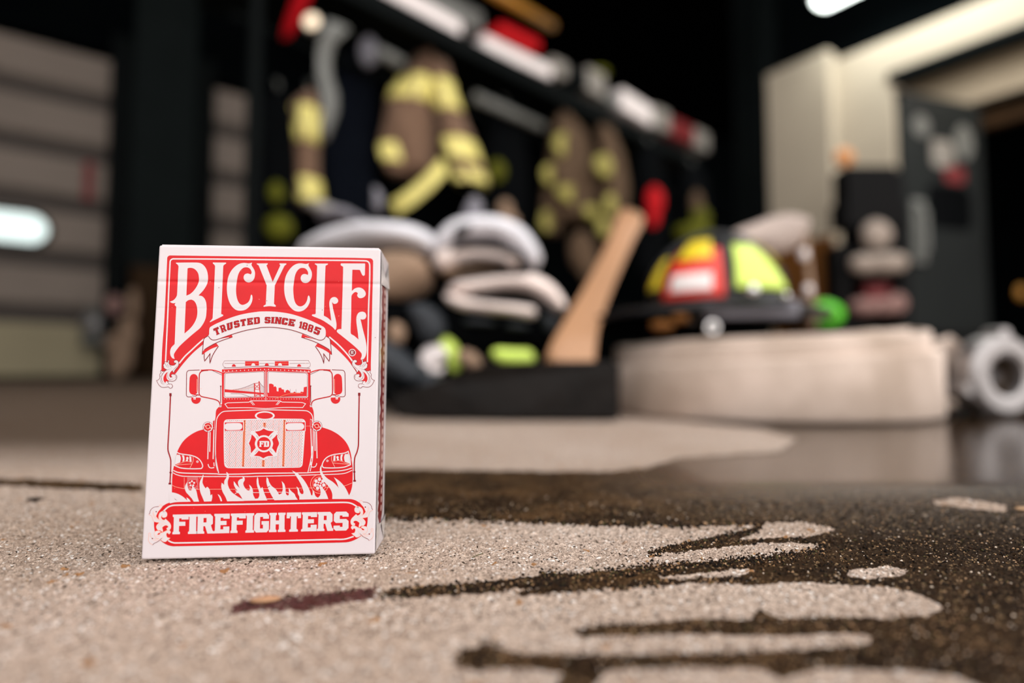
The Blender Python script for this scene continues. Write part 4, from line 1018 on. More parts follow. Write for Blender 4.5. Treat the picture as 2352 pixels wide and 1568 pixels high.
# --- slab alphabet on a unit square
AL = {
 'F': [[(.03,0),(.48,0),(.48,.1),(.42,.14),(.42,.42),(.80,.42),(.80,.63),(.42,.63),(.42,.80),(.56,.80),(.56,.74),(1,.74),(1,1),(.02,1),(.02,.9),(.09,.86),(.09,.14),(.03,.1)]],
 'I': [[(0,0),(1,0),(1,.1),(.86,.14),(.86,.86),(1,.9),(1,1),(0,1),(0,.9),(.12,.86),(.12,.14),(0,.1)]],
 'R': [[(0,0),(.46,0),(.46,.1),(.4,.14),(.4,.38),(.5,.38),(.64,0),(1,0),(1,.12),(.94,.14),(.84,.42),(.95,.5),(.95,.86),(.80,1),(0,1),(0,.9),(.06,.86),(.06,.14),(0,.1)],[(.4,.57),(.58,.57),(.58,.80),(.4,.80)]],
 'E': [[(0,0),(.98,0),(.98,.34),(.60,.34),(.60,.2),(.42,.2),(.42,.42),(.80,.42),(.80,.63),(.42,.63),(.42,.80),(.60,.80),(.60,.74),(1,.74),(1,1),(.02,1),(.02,.9),(.08,.86),(.08,.14),(0,.1)]],
 'G': [[(.14,0),(.85,0),(1,.13),(1,.58),(.5,.58),(.5,.40),(.60,.40),(.60,.2),(.4,.2),(.4,.80),(.60,.80),(.60,.70),(1,.70),(1,.88),(.85,1),(.16,1),(0,.87),(0,.13)]],
 'H': [[(0,0),(.46,0),(.46,.1),(.4,.14),(.4,.4),(.6,.4),(.6,.14),(.54,.1),(.54,0),(1,0),(1,.1),(.94,.14),(.94,.86),(1,.9),(1,1),(.54,1),(.54,.9),(.6,.86),(.6,.6),(.4,.6),(.4,.86),(.46,.9),(.46,1),(0,1),(0,.9),(.06,.86),(.06,.14),(0,.1)]],
 'T': [[(.2,0),(.8,0),(.8,.1),(.7,.14),(.7,.80),(.78,.80),(.78,.70),(1,.70),(1,1),(0,1),(0,.70),(.22,.70),(.22,.80),(.3,.80),(.3,.14),(.2,.1)]],
 'S': [[(.15,0),(.84,0),(1,.13),(1,.50),(.84,.61),(.4,.61),(.4,.80),(.58,.80),(.58,.73),(1,.73),(1,.88),(.84,1),(.15,1),(0,.88),(0,.52),(.15,.41),(.6,.41),(.6,.2),(.42,.2),(.42,.27),(0,.27),(0,.12)]],
 'U': [[(.2,0),(.8,0),(.95,.13),(.95,.86),(1,.9),(1,1),(.56,1),(.56,.9),(.6,.86),(.6,.2),(.42,.2),(.42,.86),(.48,.9),(.48,1),(0,1),(0,.9),(.05,.86),(.05,.13)]],
 'D': [[(0,0),(.84,0),(1,.13),(1,.87),(.84,1),(0,1),(0,.9),(.06,.86),(.06,.14),(0,.1)],[(.42,.2),(.6,.2),(.6,.80),(.42,.80)]],
 'N': [[(0,0),(.42,0),(.42,.1),(.34,.14),(.34,.52),(.60,0),(.94,0),(.94,.86),(1,.9),(1,1),(.6,1),(.6,.9),(.66,.86),(.66,.5),(.38,1),(0,1),(0,.9),(.06,.86),(.06,.14),(0,.1)]],
 'C': [[(.14,0),(.86,0),(1,.13),(1,.36),(.6,.36),(.6,.2),(.42,.2),(.42,.80),(.6,.80),(.6,.66),(1,.66),(1,.87),(.86,1),(.14,1),(0,.87),(0,.13)]],
 '1': [[(.15,0),(1,0),(1,.1),(.85,.14),(.85,1),(.35,1),(.05,.84),(.05,.74),(.33,.74),(.33,.14),(.15,.1)]],
 '8': [[(.14,0),(.86,0),(1,.12),(1,.42),(.9,.5),(1,.58),(1,.88),(.86,1),(.14,1),(0,.88),(0,.58),(.1,.5),(0,.42),(0,.12)],[(.4,.17),(.6,.17),(.6,.41),(.4,.41)],[(.4,.59),(.6,.59),(.6,.83),(.4,.83)]],
 '5': [[(.14,0),(.86,0),(1,.13),(1,.52),(.86,.64),(.4,.64),(.4,.78),(1,.78),(1,1),(0,1),(0,.46),(.6,.46),(.6,.2),(.4,.2),(.4,.28),(0,.28),(0,.12)]],
}
def glyph(pr, ch, bl, br, tl, tr, m, layer):
    lo = []
    for lp in AL[ch]:
        q = []
        for u_, v_ in lp:
            x = bl[0] * (1 - u_) * (1 - v_) + br[0] * u_ * (1 - v_) + tl[0] * (1 - u_) * v_ + tr[0] * u_ * v_
            y_ = bl[1] * (1 - u_) * (1 - v_) + br[1] * u_ * (1 - v_) + tl[1] * (1 - u_) * v_ + tr[1] * u_ * v_
            q.append((x, y_))
        lo.append(q)
    pr.poly(lo, m, layer, sm=False)

# --- title panel
p = Print()
p.poly(Z('X', (385.2, 592), (387.5, 588), (392, 586.4), (600, 589.6), (800, 592.2), (848.5, 593.4), (853.5, 595.5), (855.6, 600), (855.2, 640), (854, 690), (853, 760), (851.2, 832), (851.3, 850), (842, 856), (822, 859),
          (808, 838), (795.4, 822), (775.9, 802.5), (760.7, 789.5), (735, 770), (700, 752), (650, 739), (612, 736), (570, 740), (530, 752), (490, 772), (465.2, 790.8), (442.4, 810.3), (420.7, 834.2), (403.4, 857), (390, 860), (371.2, 849), (373, 800), (377.7, 740), (381, 680)), RD, 1, ang=35)
p.done('title_panel', 'red panel with an arched lower edge')
p = Print()
p.stroke(Z('X', (380.8, 829), (383, 785), (385.3, 740), (388.8, 660), (391.6, 605), (392.3, 599), (395, 595.8), (399, 594.3), (500, 594.9), (640, 596.8), (800, 598.4), (838, 599.3), (844.3, 601.5), (847.2, 606), (848, 612), (847.7, 650), (845.8, 700), (844.5, 770), (843.3, 830)), 3.1, WH, 2)
p.stroke(Z('X', (412, 833), (425, 817), (440.2, 802.8), (455, 789), (469, 777)), 3.3, WH, 2)
p.stroke(Z('X', (755.8, 772.3), (775.9, 789.5), (795.4, 810), (812.2, 832)), 3.3, WH, 2)
p.done('border_line', 'thin white border line')
L_B = [Z('K1', (345, 225), (600, 223), (820, 224), (905, 242), (985, 305), (1040, 405), (1064, 540), (1055, 660), (1012, 765), (935, 870), (850, 958), (930, 975), (990, 1035), (1022, 1120), (1032, 1240))
       + Z('K5', (1062, 190), (1048, 340), (1005, 455), (925, 572), (840, 645), (760, 710), (600, 850), (480, 965), (395, 1078), (368, 1140), (385, 1225), (335, 1208), (298, 1150), (290, 1060), (318, 980), (385, 910), (395, 700), (403, 500), (422, 125), (385, 85), (408, 42))
       + Z('K1', (290, 1132), (240, 1120), (205, 1098), (290, 1060), (345, 1000), (368, 940), (378, 760), (385, 640), (392, 460), (402, 310), (385, 272), (345, 240)),
       Z('K1', (605, 352), (660, 340), (750, 360), (830, 440), (858, 540), (858, 640), (820, 740), (745, 850), (660, 925), (578, 962), (584, 800), (592, 640)),
       Z('K1', (565, 1105), (620, 1065), (690, 1050), (750, 1080), (800, 1160), (822, 1270)) + Z('K5', (866, 270), (850, 360), (800, 470), (720, 575), (595, 688), (605, 430))]
L_I = [Z('K1', (1172, 222), (1320, 224), (1470, 225), (1470, 245), (1415, 282), (1405, 320), (1380, 900), (1358, 1372), (1402, 1390), (1405, 1412), (1330, 1450), (1110, 1556), (1100, 1545), (1160, 1475), (1168, 1420), (1195, 900), (1222, 310), (1205, 272), (1175, 248))]
C1_ = [(778, 226), (765, 280), (800, 340), (835, 410), (843, 490), (825, 580), (780, 640), (710, 668), (640, 650), (598, 600), (588, 545), (615, 490), (680, 468), (750, 490), (768, 450), (755, 400), (715, 350), (650, 330), (580, 345), (510, 410), (465, 500), (440, 620), (420, 780), (422, 920), (445, 1040), (490, 1130), (550, 1168), (620, 1155), (690, 1110), (730, 1040), (745, 970), (760, 938), (780, 960), (788, 1030), (770, 1110), (720, 1200), (640, 1270), (540, 1298), (440, 1290), (350, 1230), (280, 1130), (232, 990), (213, 830), (220, 680), (250, 530), (310, 410), (400, 310), (500, 250), (600, 232), (700, 243)]
C2_ = [(680, 241), (668, 290), (700, 350), (738, 430), (745, 510), (725, 590), (680, 655), (610, 682), (540, 665), (500, 610), (497, 550), (525, 500), (580, 480), (655, 502), (662, 460), (645, 410), (600, 360), (530, 345), (470, 360), (410, 420), (370, 510), (345, 650), (328, 800), (335, 950), (355, 1070), (400, 1160), (470, 1203), (540, 1190), (600, 1140), (640, 1060), (655, 985), (672, 958), (692, 985), (705, 1050), (690, 1130), (640, 1220), (560, 1290), (460, 1320), (360, 1300), (270, 1230), (195, 1120), (145, 980), (125, 820), (135, 650), (165, 520), (230, 400), (310, 310), (400, 257), (500, 243), (610, 257)]
L_Y = [Z('K2', (883, 245), (1128, 243), (1128, 262), (1100, 290), (1240, 657), (1412, 285), (1392, 262), (1392, 245), (1545, 245), (1545, 265), (1505, 295), (1287, 735), (1268, 1145), (1312, 1188), (1305, 1212), (1170, 1198), (1037, 1212), (1035, 1190), (1085, 1160), (1105, 735), (925, 288), (885, 262))]
L_L = [Z('K3', (812, 248), (1105, 250), (1100, 270), (1050, 305), (1030, 850)) + Z('K4', (400, 406), (480, 450), (558, 518), (545, 400), (520, 220), (518, 120), (545, 50), (600, 16), (660, 25), (698, 70), (698, 115), (665, 150), (610, 155), (572, 118), (600, 280), (650, 480), (668, 590), (660, 680), (640, 707), (590, 650), (480, 570), (350, 490), (200, 430), (148, 405), (155, 380), (215, 374), (228, 360)) + Z('K3', (845, 900), (862, 310), (848, 285), (812, 264))]
L_E = [Z('K8', (40, 720), (400, 722), (735, 722), (750, 740), (745, 900), (740, 1060), (702, 1092), (662, 1060), (600, 925), (570, 912), (370, 908)) + Z('A', (1951, 400), (1949, 502), (1975, 480), (2010, 470), (2045, 481), (2070, 510), (2072, 538), (2050, 560), (2018, 564), (1998, 545), (2003, 520), (1985, 510), (1962, 522), (1946, 548), (1944, 700))
       + Z('K4', (968, 770), (1050, 835), (1133, 908), (1120, 780), (1090, 560), (1090, 430), (1130, 350), (1200, 322), (1270, 345), (1295, 410), (1270, 470), (1215, 488), (1173, 478), (1220, 680), (1275, 890), (1305, 1080), (1290, 1230), (1250, 1310), (1200, 1340), (1178, 1320), (1202, 1250), (1190, 1190), (1060, 1060), (880, 910), (690, 760), (672, 725), (700, 695), (772, 686)) + Z('K8', (85, 1400), (95, 830), (35, 785), (20, 750))]
for nm, lo, ang in (('b', L_B, 38), ('i', L_I, 38), ('c', [Z('K2', *C1_)], 48), ('y', L_Y, 15), ('c', [Z('K3', *C2_)], 48), ('l', L_L, 58), ('e', L_E, 58)):
    p = Print(); p.poly(lo, WH, 3, ang=ang); p.done('title_letter')
p = Print(); c = Z('K4', (1002, 1182))[0]
p.ell(c[0], c[1], 8.4, 8.4, WH, 3); p.ell(c[0], c[1], 6.5, 6.5, DK, 4)
R_ = AL['R']
q = lambda u_, v_: (c[0] - 2.9 + 5.8 * u_, c[1] + 3.9 - 7.8 * v_)
p.poly([[q(*a) for a in ((0, 0), (.25, 0), (.25, .38), (.45, .38), (.75, 0), (1.05, 0), (.72, .42), (.95, .55), (.95, .85), (.75, 1), (0, 1))], [q(*a) for a in ((.25, .56), (.62, .56), (.68, .65), (.68, .76), (.62, .83), (.25, .83))]], WH, 5, sm=False)
p.done('registered_mark', 'white circled R')

# --- banner
SUMX = 1226.0
def mir(pts, s_=SUMX, dy=0): return [(s_ - x, y_ + dy) for x, y_ in pts][::-1]
p = Print()
flag = Z('K5', (1092, 738), (1040, 770), (1005, 805), (990, 920), (980, 1062), (1060, 990), (1160, 925), (1262, 880), (1400, 825), (1530, 785), (1568, 760), (1568, 700), (1250, 700), (1118, 700))
p.poly(flag, WH, 3); p.poly(mir(flag, 1226.5, .5), WH, 3)
tail = Z('K5', (985, 1060), (965, 1135), (1010, 1112), (1035, 1085), (1160, 1012), (1290, 960), (1315, 955), (1262, 885), (1150, 938), (1050, 1000))
p.poly(tail, RD, 4, ang=30); p.poly(mir(tail, 1226.5, .5), RD, 4, ang=30)
wfl = Z('K5', (1012, 1112), (1010, 1200), (1022, 1268), (1080, 1190), (1138, 1108), (1130, 1200), (1134, 1312), (1175, 1180), (1240, 1060), (1312, 957), (1160, 1010), (1050, 1075))
p.poly(wfl, WH, 3, ang=25); p.poly(mir(wfl, 1226.5, .5), WH, 3, ang=25)
for a in (wfl[:10],): p.stroke(a, 1.7, DK, 5, ang=25); p.stroke(mir(a, 1226.5, .5), 1.7, DK, 5, ang=25)
e1 = Z('K5', (1092, 738), (1040, 770), (1005, 805), (990, 920), (968, 1130)); p.stroke(e1, 1.5, DK, 5); p.stroke(mir(e1, 1226.5, .5), 1.5, DK, 5)
e2 = Z('K6', (672, 655), (560, 690), (400, 745), (250, 812), (80, 905), (0, 955)); p.stroke(e2, 1.5, DK, 5); p.stroke(mir(e2, 1226.5, .5), 1.5, DK, 5)
rf = Z('K6', (290, 715), (450, 665), (648, 575), (676, 657), (600, 682), (585, 660), (440, 685)); p.poly(rf, RD, 4, ang=20); p.poly(mir(rf, 1226.5, .5), RD, 4, ang=20)
ban = Z('K6', (120, 480), (128, 440), (155, 408), (300, 330), (550, 225), (800, 140), (1050, 85), (1300, 50)) + Z('K7', (0, 38), (200, 38), (400, 55), (600, 90), (800, 150), (1000, 225), (1200, 320), (1262, 362), (1287, 420), (1285, 520), (1262, 570), (1200, 605), (1130, 600), (1000, 548), (850, 485), (600, 405), (400, 370), (200, 352), (0, 357)) + Z('K6', (1300, 440), (1000, 495), (700, 580), (450, 665), (300, 715), (230, 722), (170, 700), (130, 650), (116, 570))
p.poly(ban, WH, 6, ang=50)
p.stroke(Z('K6', (98, 630), (130, 680), (180, 718), (235, 725), (300, 716), (450, 665), (700, 580), (1000, 495), (1300, 440)) + Z('K7', (0, 357), (200, 352), (400, 370), (600, 405), (850, 485), (1000, 548), (1130, 600), (1200, 608), (1258, 580), (1290, 530)), 1.5, DK, 7)
p.done('ribbon_banner', 'white arched ribbon with folded red ends')
p = Print()
lt = [('T', (330, 593), (272, 437), 128, 'K6'), ('R', (480, 528), (425, 372), 125, 'K6'), ('U', (618, 478), (605, 315), 145, 'K6'), ('S', (790, 425), (765, 268), 132, 'K6'), ('T', (940, 388), (928, 233), 130, 'K6'), ('E', (1100, 362), (1090, 205), 142, 'K6'), ('D', (1262, 340), (1255, 185), 142, 'K6')]
lt2 = [('S', (128, 272), (133, 148), 112, 'K7'), ('I', (228, 274), (238, 150), 62, 'K7'), ('N', (333, 283), (352, 152), 130, 'K7'), ('C', (460, 300), (487, 170), 118, 'K7'), ('E', (598, 325), (625, 192), 128, 'K7')]
lt3 = [('1', (775, 368), (802, 240), 58, 'K7'), ('8', (858, 395), (892, 262), 98, 'K7'), ('8', (968, 440), (1005, 305), 98, 'K7'), ('5', (1092, 490), (1145, 355), 118, 'K7')]
for grp in (lt, lt2, lt3):
    cs = [(Z(k, b)[0], Z(k, t_)[0]) for _, b, t_, w_, k in grp]
    for i, (ch, b, t_, w_, k) in enumerate(grp):
        w_ = w_ / ZF[k][2]; a, c_ = cs[max(i - 1, 0)], cs[min(i + 1, len(cs) - 1)]
        db = np.array(c_[0]) - np.array(a[0]); db /= np.linalg.norm(db); dt = np.array(c_[1]) - np.array(a[1]); dt /= np.linalg.norm(dt)
        B0, T0 = np.array(cs[i][0]), np.array(cs[i][1])
        glyph(p, ch, B0 - db * w_ / 2, B0 + db * w_ / 2, T0 - dt * w_ / 2, T0 + dt * w_ / 2, LR, 8)
        # darker outline, as in the print
        for lp in AL[ch][:1]:
            q = []
            for u_, v_ in lp:
                bb = B0 + db * w_ * (u_ - .5); tt = T0 + dt * w_ * (u_ - .5); q.append(tuple(bb * (1 - v_) + tt * v_))
            p.stroke(q, .7, DK, 9, closed=True, sm=False)
p.done('banner_lettering', 'dark red block letters')

# --- scroll ornaments
def ornament(f, name='scroll_ornament'):
    p = Print()
    sil = f(Z('O1', (530, 300), (590, 298), (622, 322), (650, 310), (640, 262), (670, 235), (705, 265), (685, 335), (712, 398), (780, 430), (860, 425), (920, 385), (938, 345), (880, 340), (858, 300), (880, 258), (935, 238), (1000, 262), (1035, 320), (1040, 400), (1010, 475), (930, 570), (885, 635), (872, 692), (830, 672), (812, 620),
                (757, 668), (715, 740), (708, 810), (740, 862), (795, 850), (762, 812), (770, 770), (820, 745), (890, 760), (942, 780), (965, 840), (945, 920), (880, 980), (800, 1000), (700, 992), (630, 1010), (690, 1105), (760, 1100), (805, 1140), (812, 1190), (780, 1238), (730, 1252), (690, 1225), (660, 1198), (500, 1220), (400, 1200), (310, 1115), (270, 1040), (235, 975), (300, 950), (360, 870), (350, 760), (402, 702), (383, 635), (400, 600), (430, 635), (500, 640), (600, 580), (545, 555), (478, 492), (498, 478), (475, 410), (515, 372)))
    p.poly(sil, WH, 5, ang=55)
    p.stroke(sil, 1.0, DK, 6, closed=True, ang=55)
    p.poly(f(Z('O1', (648, 665), (605, 760), (600, 880), (640, 950), (690, 985), (620, 1000), (560, 1012), (575, 1050), (530, 1040), (488, 960), (490, 860), (530, 770), (590, 700))), RD, 6, ang=50)
    p.poly(f(Z('O1', (800, 625), (832, 680), (885, 712), (885, 752), (815, 742), (765, 780), (790, 850), (750, 865), (710, 820), (715, 740), (750, 670))), RD, 6, ang=50)
    for ln in (((1010, 400), (960, 480), (870, 560), (815, 615)), ((590, 318), (568, 380), (600, 460), (690, 530)), ((640, 350), (640, 420), (700, 500)), ((712, 400), (730, 460), (800, 500)), ((805, 540), (700, 570), (560, 620), (460, 720), (370, 850), (320, 930)), ((400, 860), (385, 980), (430, 1080), (520, 1120)),
               ((560, 640), (450, 760), (420, 900), (450, 1030), (500, 1080), (570, 1060)), ((700, 600), (650, 720), (645, 850), (700, 930), (780, 945), (840, 900), (820, 860)), ((590, 1150), (640, 1115), (700, 1100)), ((900, 780), (930, 840), (900, 910))):
        p.stroke(f(Z('O1', *ln)), .75, DK, 7, taper=True)
    return p.done(name, 'white acanthus scroll')
ornament(lambda q: q); ornament(lambda q: [(1219.6 - x, y_ - .6) for x, y_ in q])
def ornament2(f):
    p = Print()
    sil1 = f(Z('O3', (555, 290), (540, 245), (490, 232), (450, 285), (330, 300), (240, 350), (190, 430), (182, 480), (155, 515), (175, 542), (230, 565), (265, 640), (290, 720), (350, 752), (430, 765), (470, 772), (420, 810), (375, 880), (385, 945), (430, 1000), (500, 1005), (545, 1048), (575, 1030), (562, 965), (550, 920), (590, 880), (660, 850), (725, 872), (735, 905), (682, 945), (700, 990), (760, 995), (805, 945), (815, 860), (780, 780), (700, 700), (655, 655), (612, 700), (545, 665), (520, 600), (560, 540), (545, 600), (600, 620), (670, 598), (700, 540), (690, 470), (640, 425), (560, 425), (480, 480), (445, 570), (450, 650), (480, 700), (420, 650), (365, 580), (400, 500), (430, 440), (500, 360)))
    sil2 = f(Z('O3', (690, 1005), (600, 1050), (500, 1085), (470, 1130), (400, 1140), (420, 1100), (500, 1060), (500, 1030), (420, 1015), (345, 1035), (310, 1100), (330, 1180), (390, 1240), (460, 1245), (380, 1270), (300, 1260), (235, 1230), (190, 1160), (205, 1110), (180, 1080), (140, 1100), (150, 1180), (132, 1280), (160, 1360), (210, 1410), (262, 1445), (300, 1400), (420, 1340), (515, 1290), (560, 1330), (640, 1352), (700, 1310), (745, 1275), (790, 1235), (700, 1215), (675, 1150), (680, 1090), (720, 1080), (760, 1120), (805, 1070), (790, 1020), (740, 1000)))
    for s_ in (sil1, sil2):
        p.poly(s_, WH, 5, ang=55); p.stroke(s_, .8, PK, 6, closed=True, ang=55)
    p.stroke(f(Z('O3', (450, 285), (330, 300), (240, 350), (190, 430), (182, 480), (155, 515))), 1.0, DK, 7)
    p.stroke(f(Z('O3', (262, 1445), (300, 1400), (420, 1340), (540, 1240))), .9, DK, 7)
    for ln in (((280, 400), (270, 500), (330, 640), (440, 730)), ((330, 400), (290, 480), (360, 620), (470, 720)), ((480, 500), (460, 580), (500, 680), (620, 760), (720, 840)), ((600, 780), (480, 800), (420, 880)), ((640, 800), (520, 850), (480, 940)), ((700, 1010), (560, 1080), (470, 1180), (380, 1180), (340, 1120)), ((560, 1200), (420, 1300), (300, 1310), (230, 1260)), ((620, 1120), (560, 1240), (600, 1310))):
        p.stroke(f(Z('O3', *ln)), .7, PK, 7, taper=True)
    for a in ((375, 440), (255, 1250)): 
        c = f(Z('O3', a))[0]; p.ell(c[0], c[1], 1.6, 1.4, DK, 7, n=10)
    return p.done('scroll_ornament', 'white acanthus scroll')
ornament2(lambda q: q); ornament2(lambda q: [(1198.5 - x, y_ - 11.3) for x, y_ in q])

# --- fire truck
p = Print()
body_px = (Z('C', (615, 300), (1180, 268), (1752, 300), (1752, 600), (1752, 700), (1780, 755), (1796, 820), (1800, 990), (1870, 995), (1950, 1018), (2030, 1048), (2130, 1110), (2215, 1200), (2262, 1300), (2283, 1400))
           + Z('D', (2095, 260), (2108, 360), (2104, 550), (2085, 630), (2068, 665), (2060, 712), (100, 740), (85, 690), (72, 640), (74, 500), (80, 420), (85, 380))
           + Z('T1', (200, 1310), (215, 1200), (262, 1045), (315, 930), (400, 800), (530, 680), (700, 580), (845, 535), (1060, 500), (1125, 290), (1135, 160), (1150, 90), (1190, 40)) + Z('C', (618, 700)))
p.poly(body_px, RD, 1, ang=30)
p.done('fire_truck_body', 'solid red truck silhouette')
p = Print()
# lightbar, roof, windows
p.poly(Z('C', (617, 262), (900, 248), (1180, 233), (1460, 248), (1757, 264), (1757, 292), (1460, 280), (1180, 266), (900, 280), (617, 296)), RD, 2, sm=False)
p.stroke(Z('C', (640, 244), (900, 232), (1180, 217), (1460, 232), (1745, 246)), 1.1, DK, 3, sm=False)
for i in range(22):
    x = 650 + i * 51.5; y_ = 285 - (1 - abs(x - 1180) / 560) * 24; c = Z('C', (x, y_))[0]; p.ell(c[0], c[1], 1.0, 1.4, WH, 4, n=10)
p.stroke(Z('C', (650, 150), (1730, 146)), .6, DK, 2, sm=False); p.stroke(Z('C', (650, 150), (630, 190), (636, 220), (665, 238)), .6, DK, 2); p.stroke(Z('C', (1725, 146), (1750, 190), (1748, 220), (1715, 240)), .6, DK, 2)
for a, b in ((650, 910), (1100, 1285), (1485, 1735)): p.stroke(Z('C', (a, 184), (b, 182)), .6, DK, 3, sm=False)
for x0 in (915, 1296):
    p.poly(Z('C', (x0, 157), (x0 + 176, 156), (x0 + 176, 212), (x0, 216)), RD, 2, sm=False)
    p.stroke(Z('C', (x0 + 10, 183), (x0 + 166, 182)), .7, OR, 3, sm=False)
for x, y_, m_ in ((770, 226, RD), (1193, 214, RD), (1608, 226, RD), (1020, 214, WH), (1363, 212, WH)):
    c = Z('C', (x, y_))[0]; p.ell(c[0], c[1], 4.6, 5.8, m_, 4, n=14, a0=180, a1=360)
wl = Z('C', (668, 306), (900, 296), (1148, 284), (1166, 296), (1166, 600), (1150, 616), (660, 628), (640, 612), (646, 326)); wr_ = Z('C', (1215, 284), (1460, 294), (1700, 304), (1722, 322), (1722, 606), (1700, 626), (1212, 616), (1196, 600), (1198, 298))
for w_ in (wl, wr_): p.poly(w_, WH, 2, ang=50); 
inn = lambda w_, k: [((x - sum(a for a, _ in w_) / len(w_)) * k + sum(a for a, _ in w_) / len(w_), (y_ - sum(b for _, b in w_) / len(w_)) * (k - .012) + sum(b for _, b in w_) / len(w_)) for x, y_ in w_]
for w_ in (wl, wr_): p.stroke(inn(w_, .965), .9, DK, 3, closed=True, ang=50)
p.stroke(Z('C', (1181, 280), (1181, 655)), 1.2, WH, 4, sm=False)
for i in range(16):
    x = 645 + i * 34.5
    for xx in (x, x + 555): c = Z('C', (xx, 640))[0]; p.ell(c[0], c[1], .7, .9, WH, 4, n=8)
p.done('cab_roof_and_windows', 'light bar, riveted roof and split windscreen')
p = Print()
p.poly(Z('C', (650, 515), (1160, 563), (1160, 583), (650, 553)), RD, 4, sm=False)
for a in (((1037, 440), (1037, 610)), ((1093, 412), (1112, 610))): p.stroke(Z('C', *a), 2.2, RD, 5, sm=False)
for a in (((1035, 442), (1095, 432)), ((1040, 455), (1100, 510)), ((1096, 450), (1040, 508)), ((1036, 515), (1102, 520)), ((1040, 590), (1110, 582)), ((1045, 610), (1080, 582)), ((1080, 582), (1112, 608))): p.stroke(Z('C', *a), 1.1, RD, 5, sm=False)
p.stroke(Z('C', (760, 522), (850, 508), (940, 480), (1035, 438)), .7, DK, 5); p.stroke(Z('C', (1093, 412), (1125, 460), (1162, 492)), .7, DK, 5); p.stroke(Z('C', (740, 524), (860, 516), (960, 500), (1035, 478)), .5, OR, 5)
for i in range(14):
    f = i / 13; x = 800 + 228 * f; yt = 516 - 74 * f ** 1.3; p.stroke(Z('C', (x, yt), (x, 530 + 18 * f)), .4, DK, 5, sm=False)
for i in range(4): x = 1108 + 14 * i; p.stroke(Z('C', (x, 440 + 14 * i), (x, 560)), .4, DK, 5, sm=False)
p.poly(Z('C', (1197, 560), (1222, 560), (1222, 447), (1250, 443), (1280, 456), (1284, 486), (1303, 476), (1318, 495), (1320, 540), (1343, 545), (1345, 497), (1378, 495), (1385, 515), (1413, 520), (1418, 555), (1435, 555), (1435, 535), (1460, 521), (1488, 540), (1493, 560), (1530, 560), (1550, 545), (1568, 560), (1625, 560), (1630, 546), (1665, 550), (1668, 490), (1708, 481), (1706, 605), (1205, 612)), RD, 4, sm=False)
p.stroke(Z('C', (1492, 510), (1494, 560)), .5, DK, 5, sm=False); p.stroke(Z('C', (1568, 515), (1570, 560)), .5, DK, 5, sm=False)
p.stroke(Z('C', (730, 570), (880, 580), (1020, 632)), .8, DK, 5); p.stroke(Z('C', (1310, 635), (1450, 580), (1655, 565)), 1.0, OR, 6)
p.done('windscreen_scene', 'bridge on the left and city skyline on the right')
p = Print()
p.stroke(Z('C', (655, 706), (690, 690), (965, 681), (988, 664), (1365, 664), (1390, 680), (1640, 685), (1690, 702), (1655, 750), (1400, 750), (1180, 763), (950, 752), (692, 755)), 1.6, WH, 3, closed=True, ang=20)
for a in (((975, 668), (1020, 720)), ((995, 668), (1038, 716)), ((1350, 668), (1310, 716)), ((1372, 668), (1328, 716))): p.stroke(Z('C', *a), 1.3, WH, 4, sm=False)
p.stroke(Z('C', (562, 1568), (540, 1480), (532, 1300), (537, 1100), (548, 905), (585, 838), (645, 800), (900, 788), (1180, 780), (1450, 784), (1700, 792), (1762, 830), (1784, 890), (1790, 1100), (1782, 1400), (1752, 1568)), 2.0, WH, 3)
p.stroke(Z('D', (562, 210), (578, 310), (600, 415)), 2.2, WH, 3); p.stroke(Z('D', (1655, 110), (1640, 250), (1605, 405)), 2.0, WH, 3)
c = Z('C', (1168, 855))[0]; p.ell(c[0], c[1], 22.8, 10.4, WH, 5, n=40, hole=(18.4, 7.2)); p.ell(c[0], c[1], 18.3, 7.1, RD, 5, n=40)
p.poly(Z('C', (690, 903), (1180, 892), (1640, 895), (1678, 912), (1690, 950), (1675, 1200), (1655, 1470), (1640, 1508), (1600, 1522), (1100, 1530), (700, 1530), (658, 1510), (644, 1460), (638, 1200), (640, 950), (655, 915)), WH, 2, ang=50)
p.done('grille', 'white grille with hood outlines')
p = Print()
q00, q10, q01, q11 = Z('C', (652, 912), (1678, 902), (655, 1520), (1650, 1515)); q00, q10, q01, q11 = map(np.array, (q00, q10, q01, q11))
for j in range(34):
    for i in range(38):
        u_, v_ = (i + (.5 if j % 2 else 0) + .3) / 38.5, (j + .5) / 34
        c = q00 * (1 - u_) * (1 - v_) + q10 * u_ * (1 - v_) + q01 * (1 - u_) * v_ + q11 * u_ * v_
        if (u_ < .03 or u_ > .97) and (v_ < .06 or v_ > .94): continue
        f = .9; p.mb.add([(face((c[0] + dx, c[1] + dy))[0], -.00004, face((c[0] + dx, c[1] + dy))[1]) for dx, dy in ((-1.45, -.1), (0, -.95), (1.45, -.1), (1.3, .65), (0, 0), (-1.3, .65))], [(0, 1, 4, 5), (1, 2, 3, 4)], RD if (i * 7 + j) % 3 else DK)
for x in (720, 800, 990, 1065, 1270, 1345, 1520, 1610):
    p.stroke(Z('C', (x + 6, 915), (x - 10, 1518)), .45, OR, 4, sm=False)
for (x0, y0, x1, y1, w_) in ((908, 912, 888, 1512, 5), (1422, 908, 1405, 1510, 5), (1165, 945, 1165, 1015, 6), (1150, 1425, 1148, 1512, 6)):
    p.stroke(Z('C', (x0, y0), (x1, y1)), w_, OR, 5, sm=False); p.stroke(Z('C', (x0, y0 + 15), (x1, y1 - 12)), .9, DK, 6, sm=False)
    c = Z('C', (x1, y1 - 10))[0]; p.ell(c[0], c[1], 1.3, 1.3, DK, 6, n=10); c = Z('C', (x0, y0 + 10))[0]; p.ell(c[0], c[1], 1.3, 1.3, DK, 6, n=10)
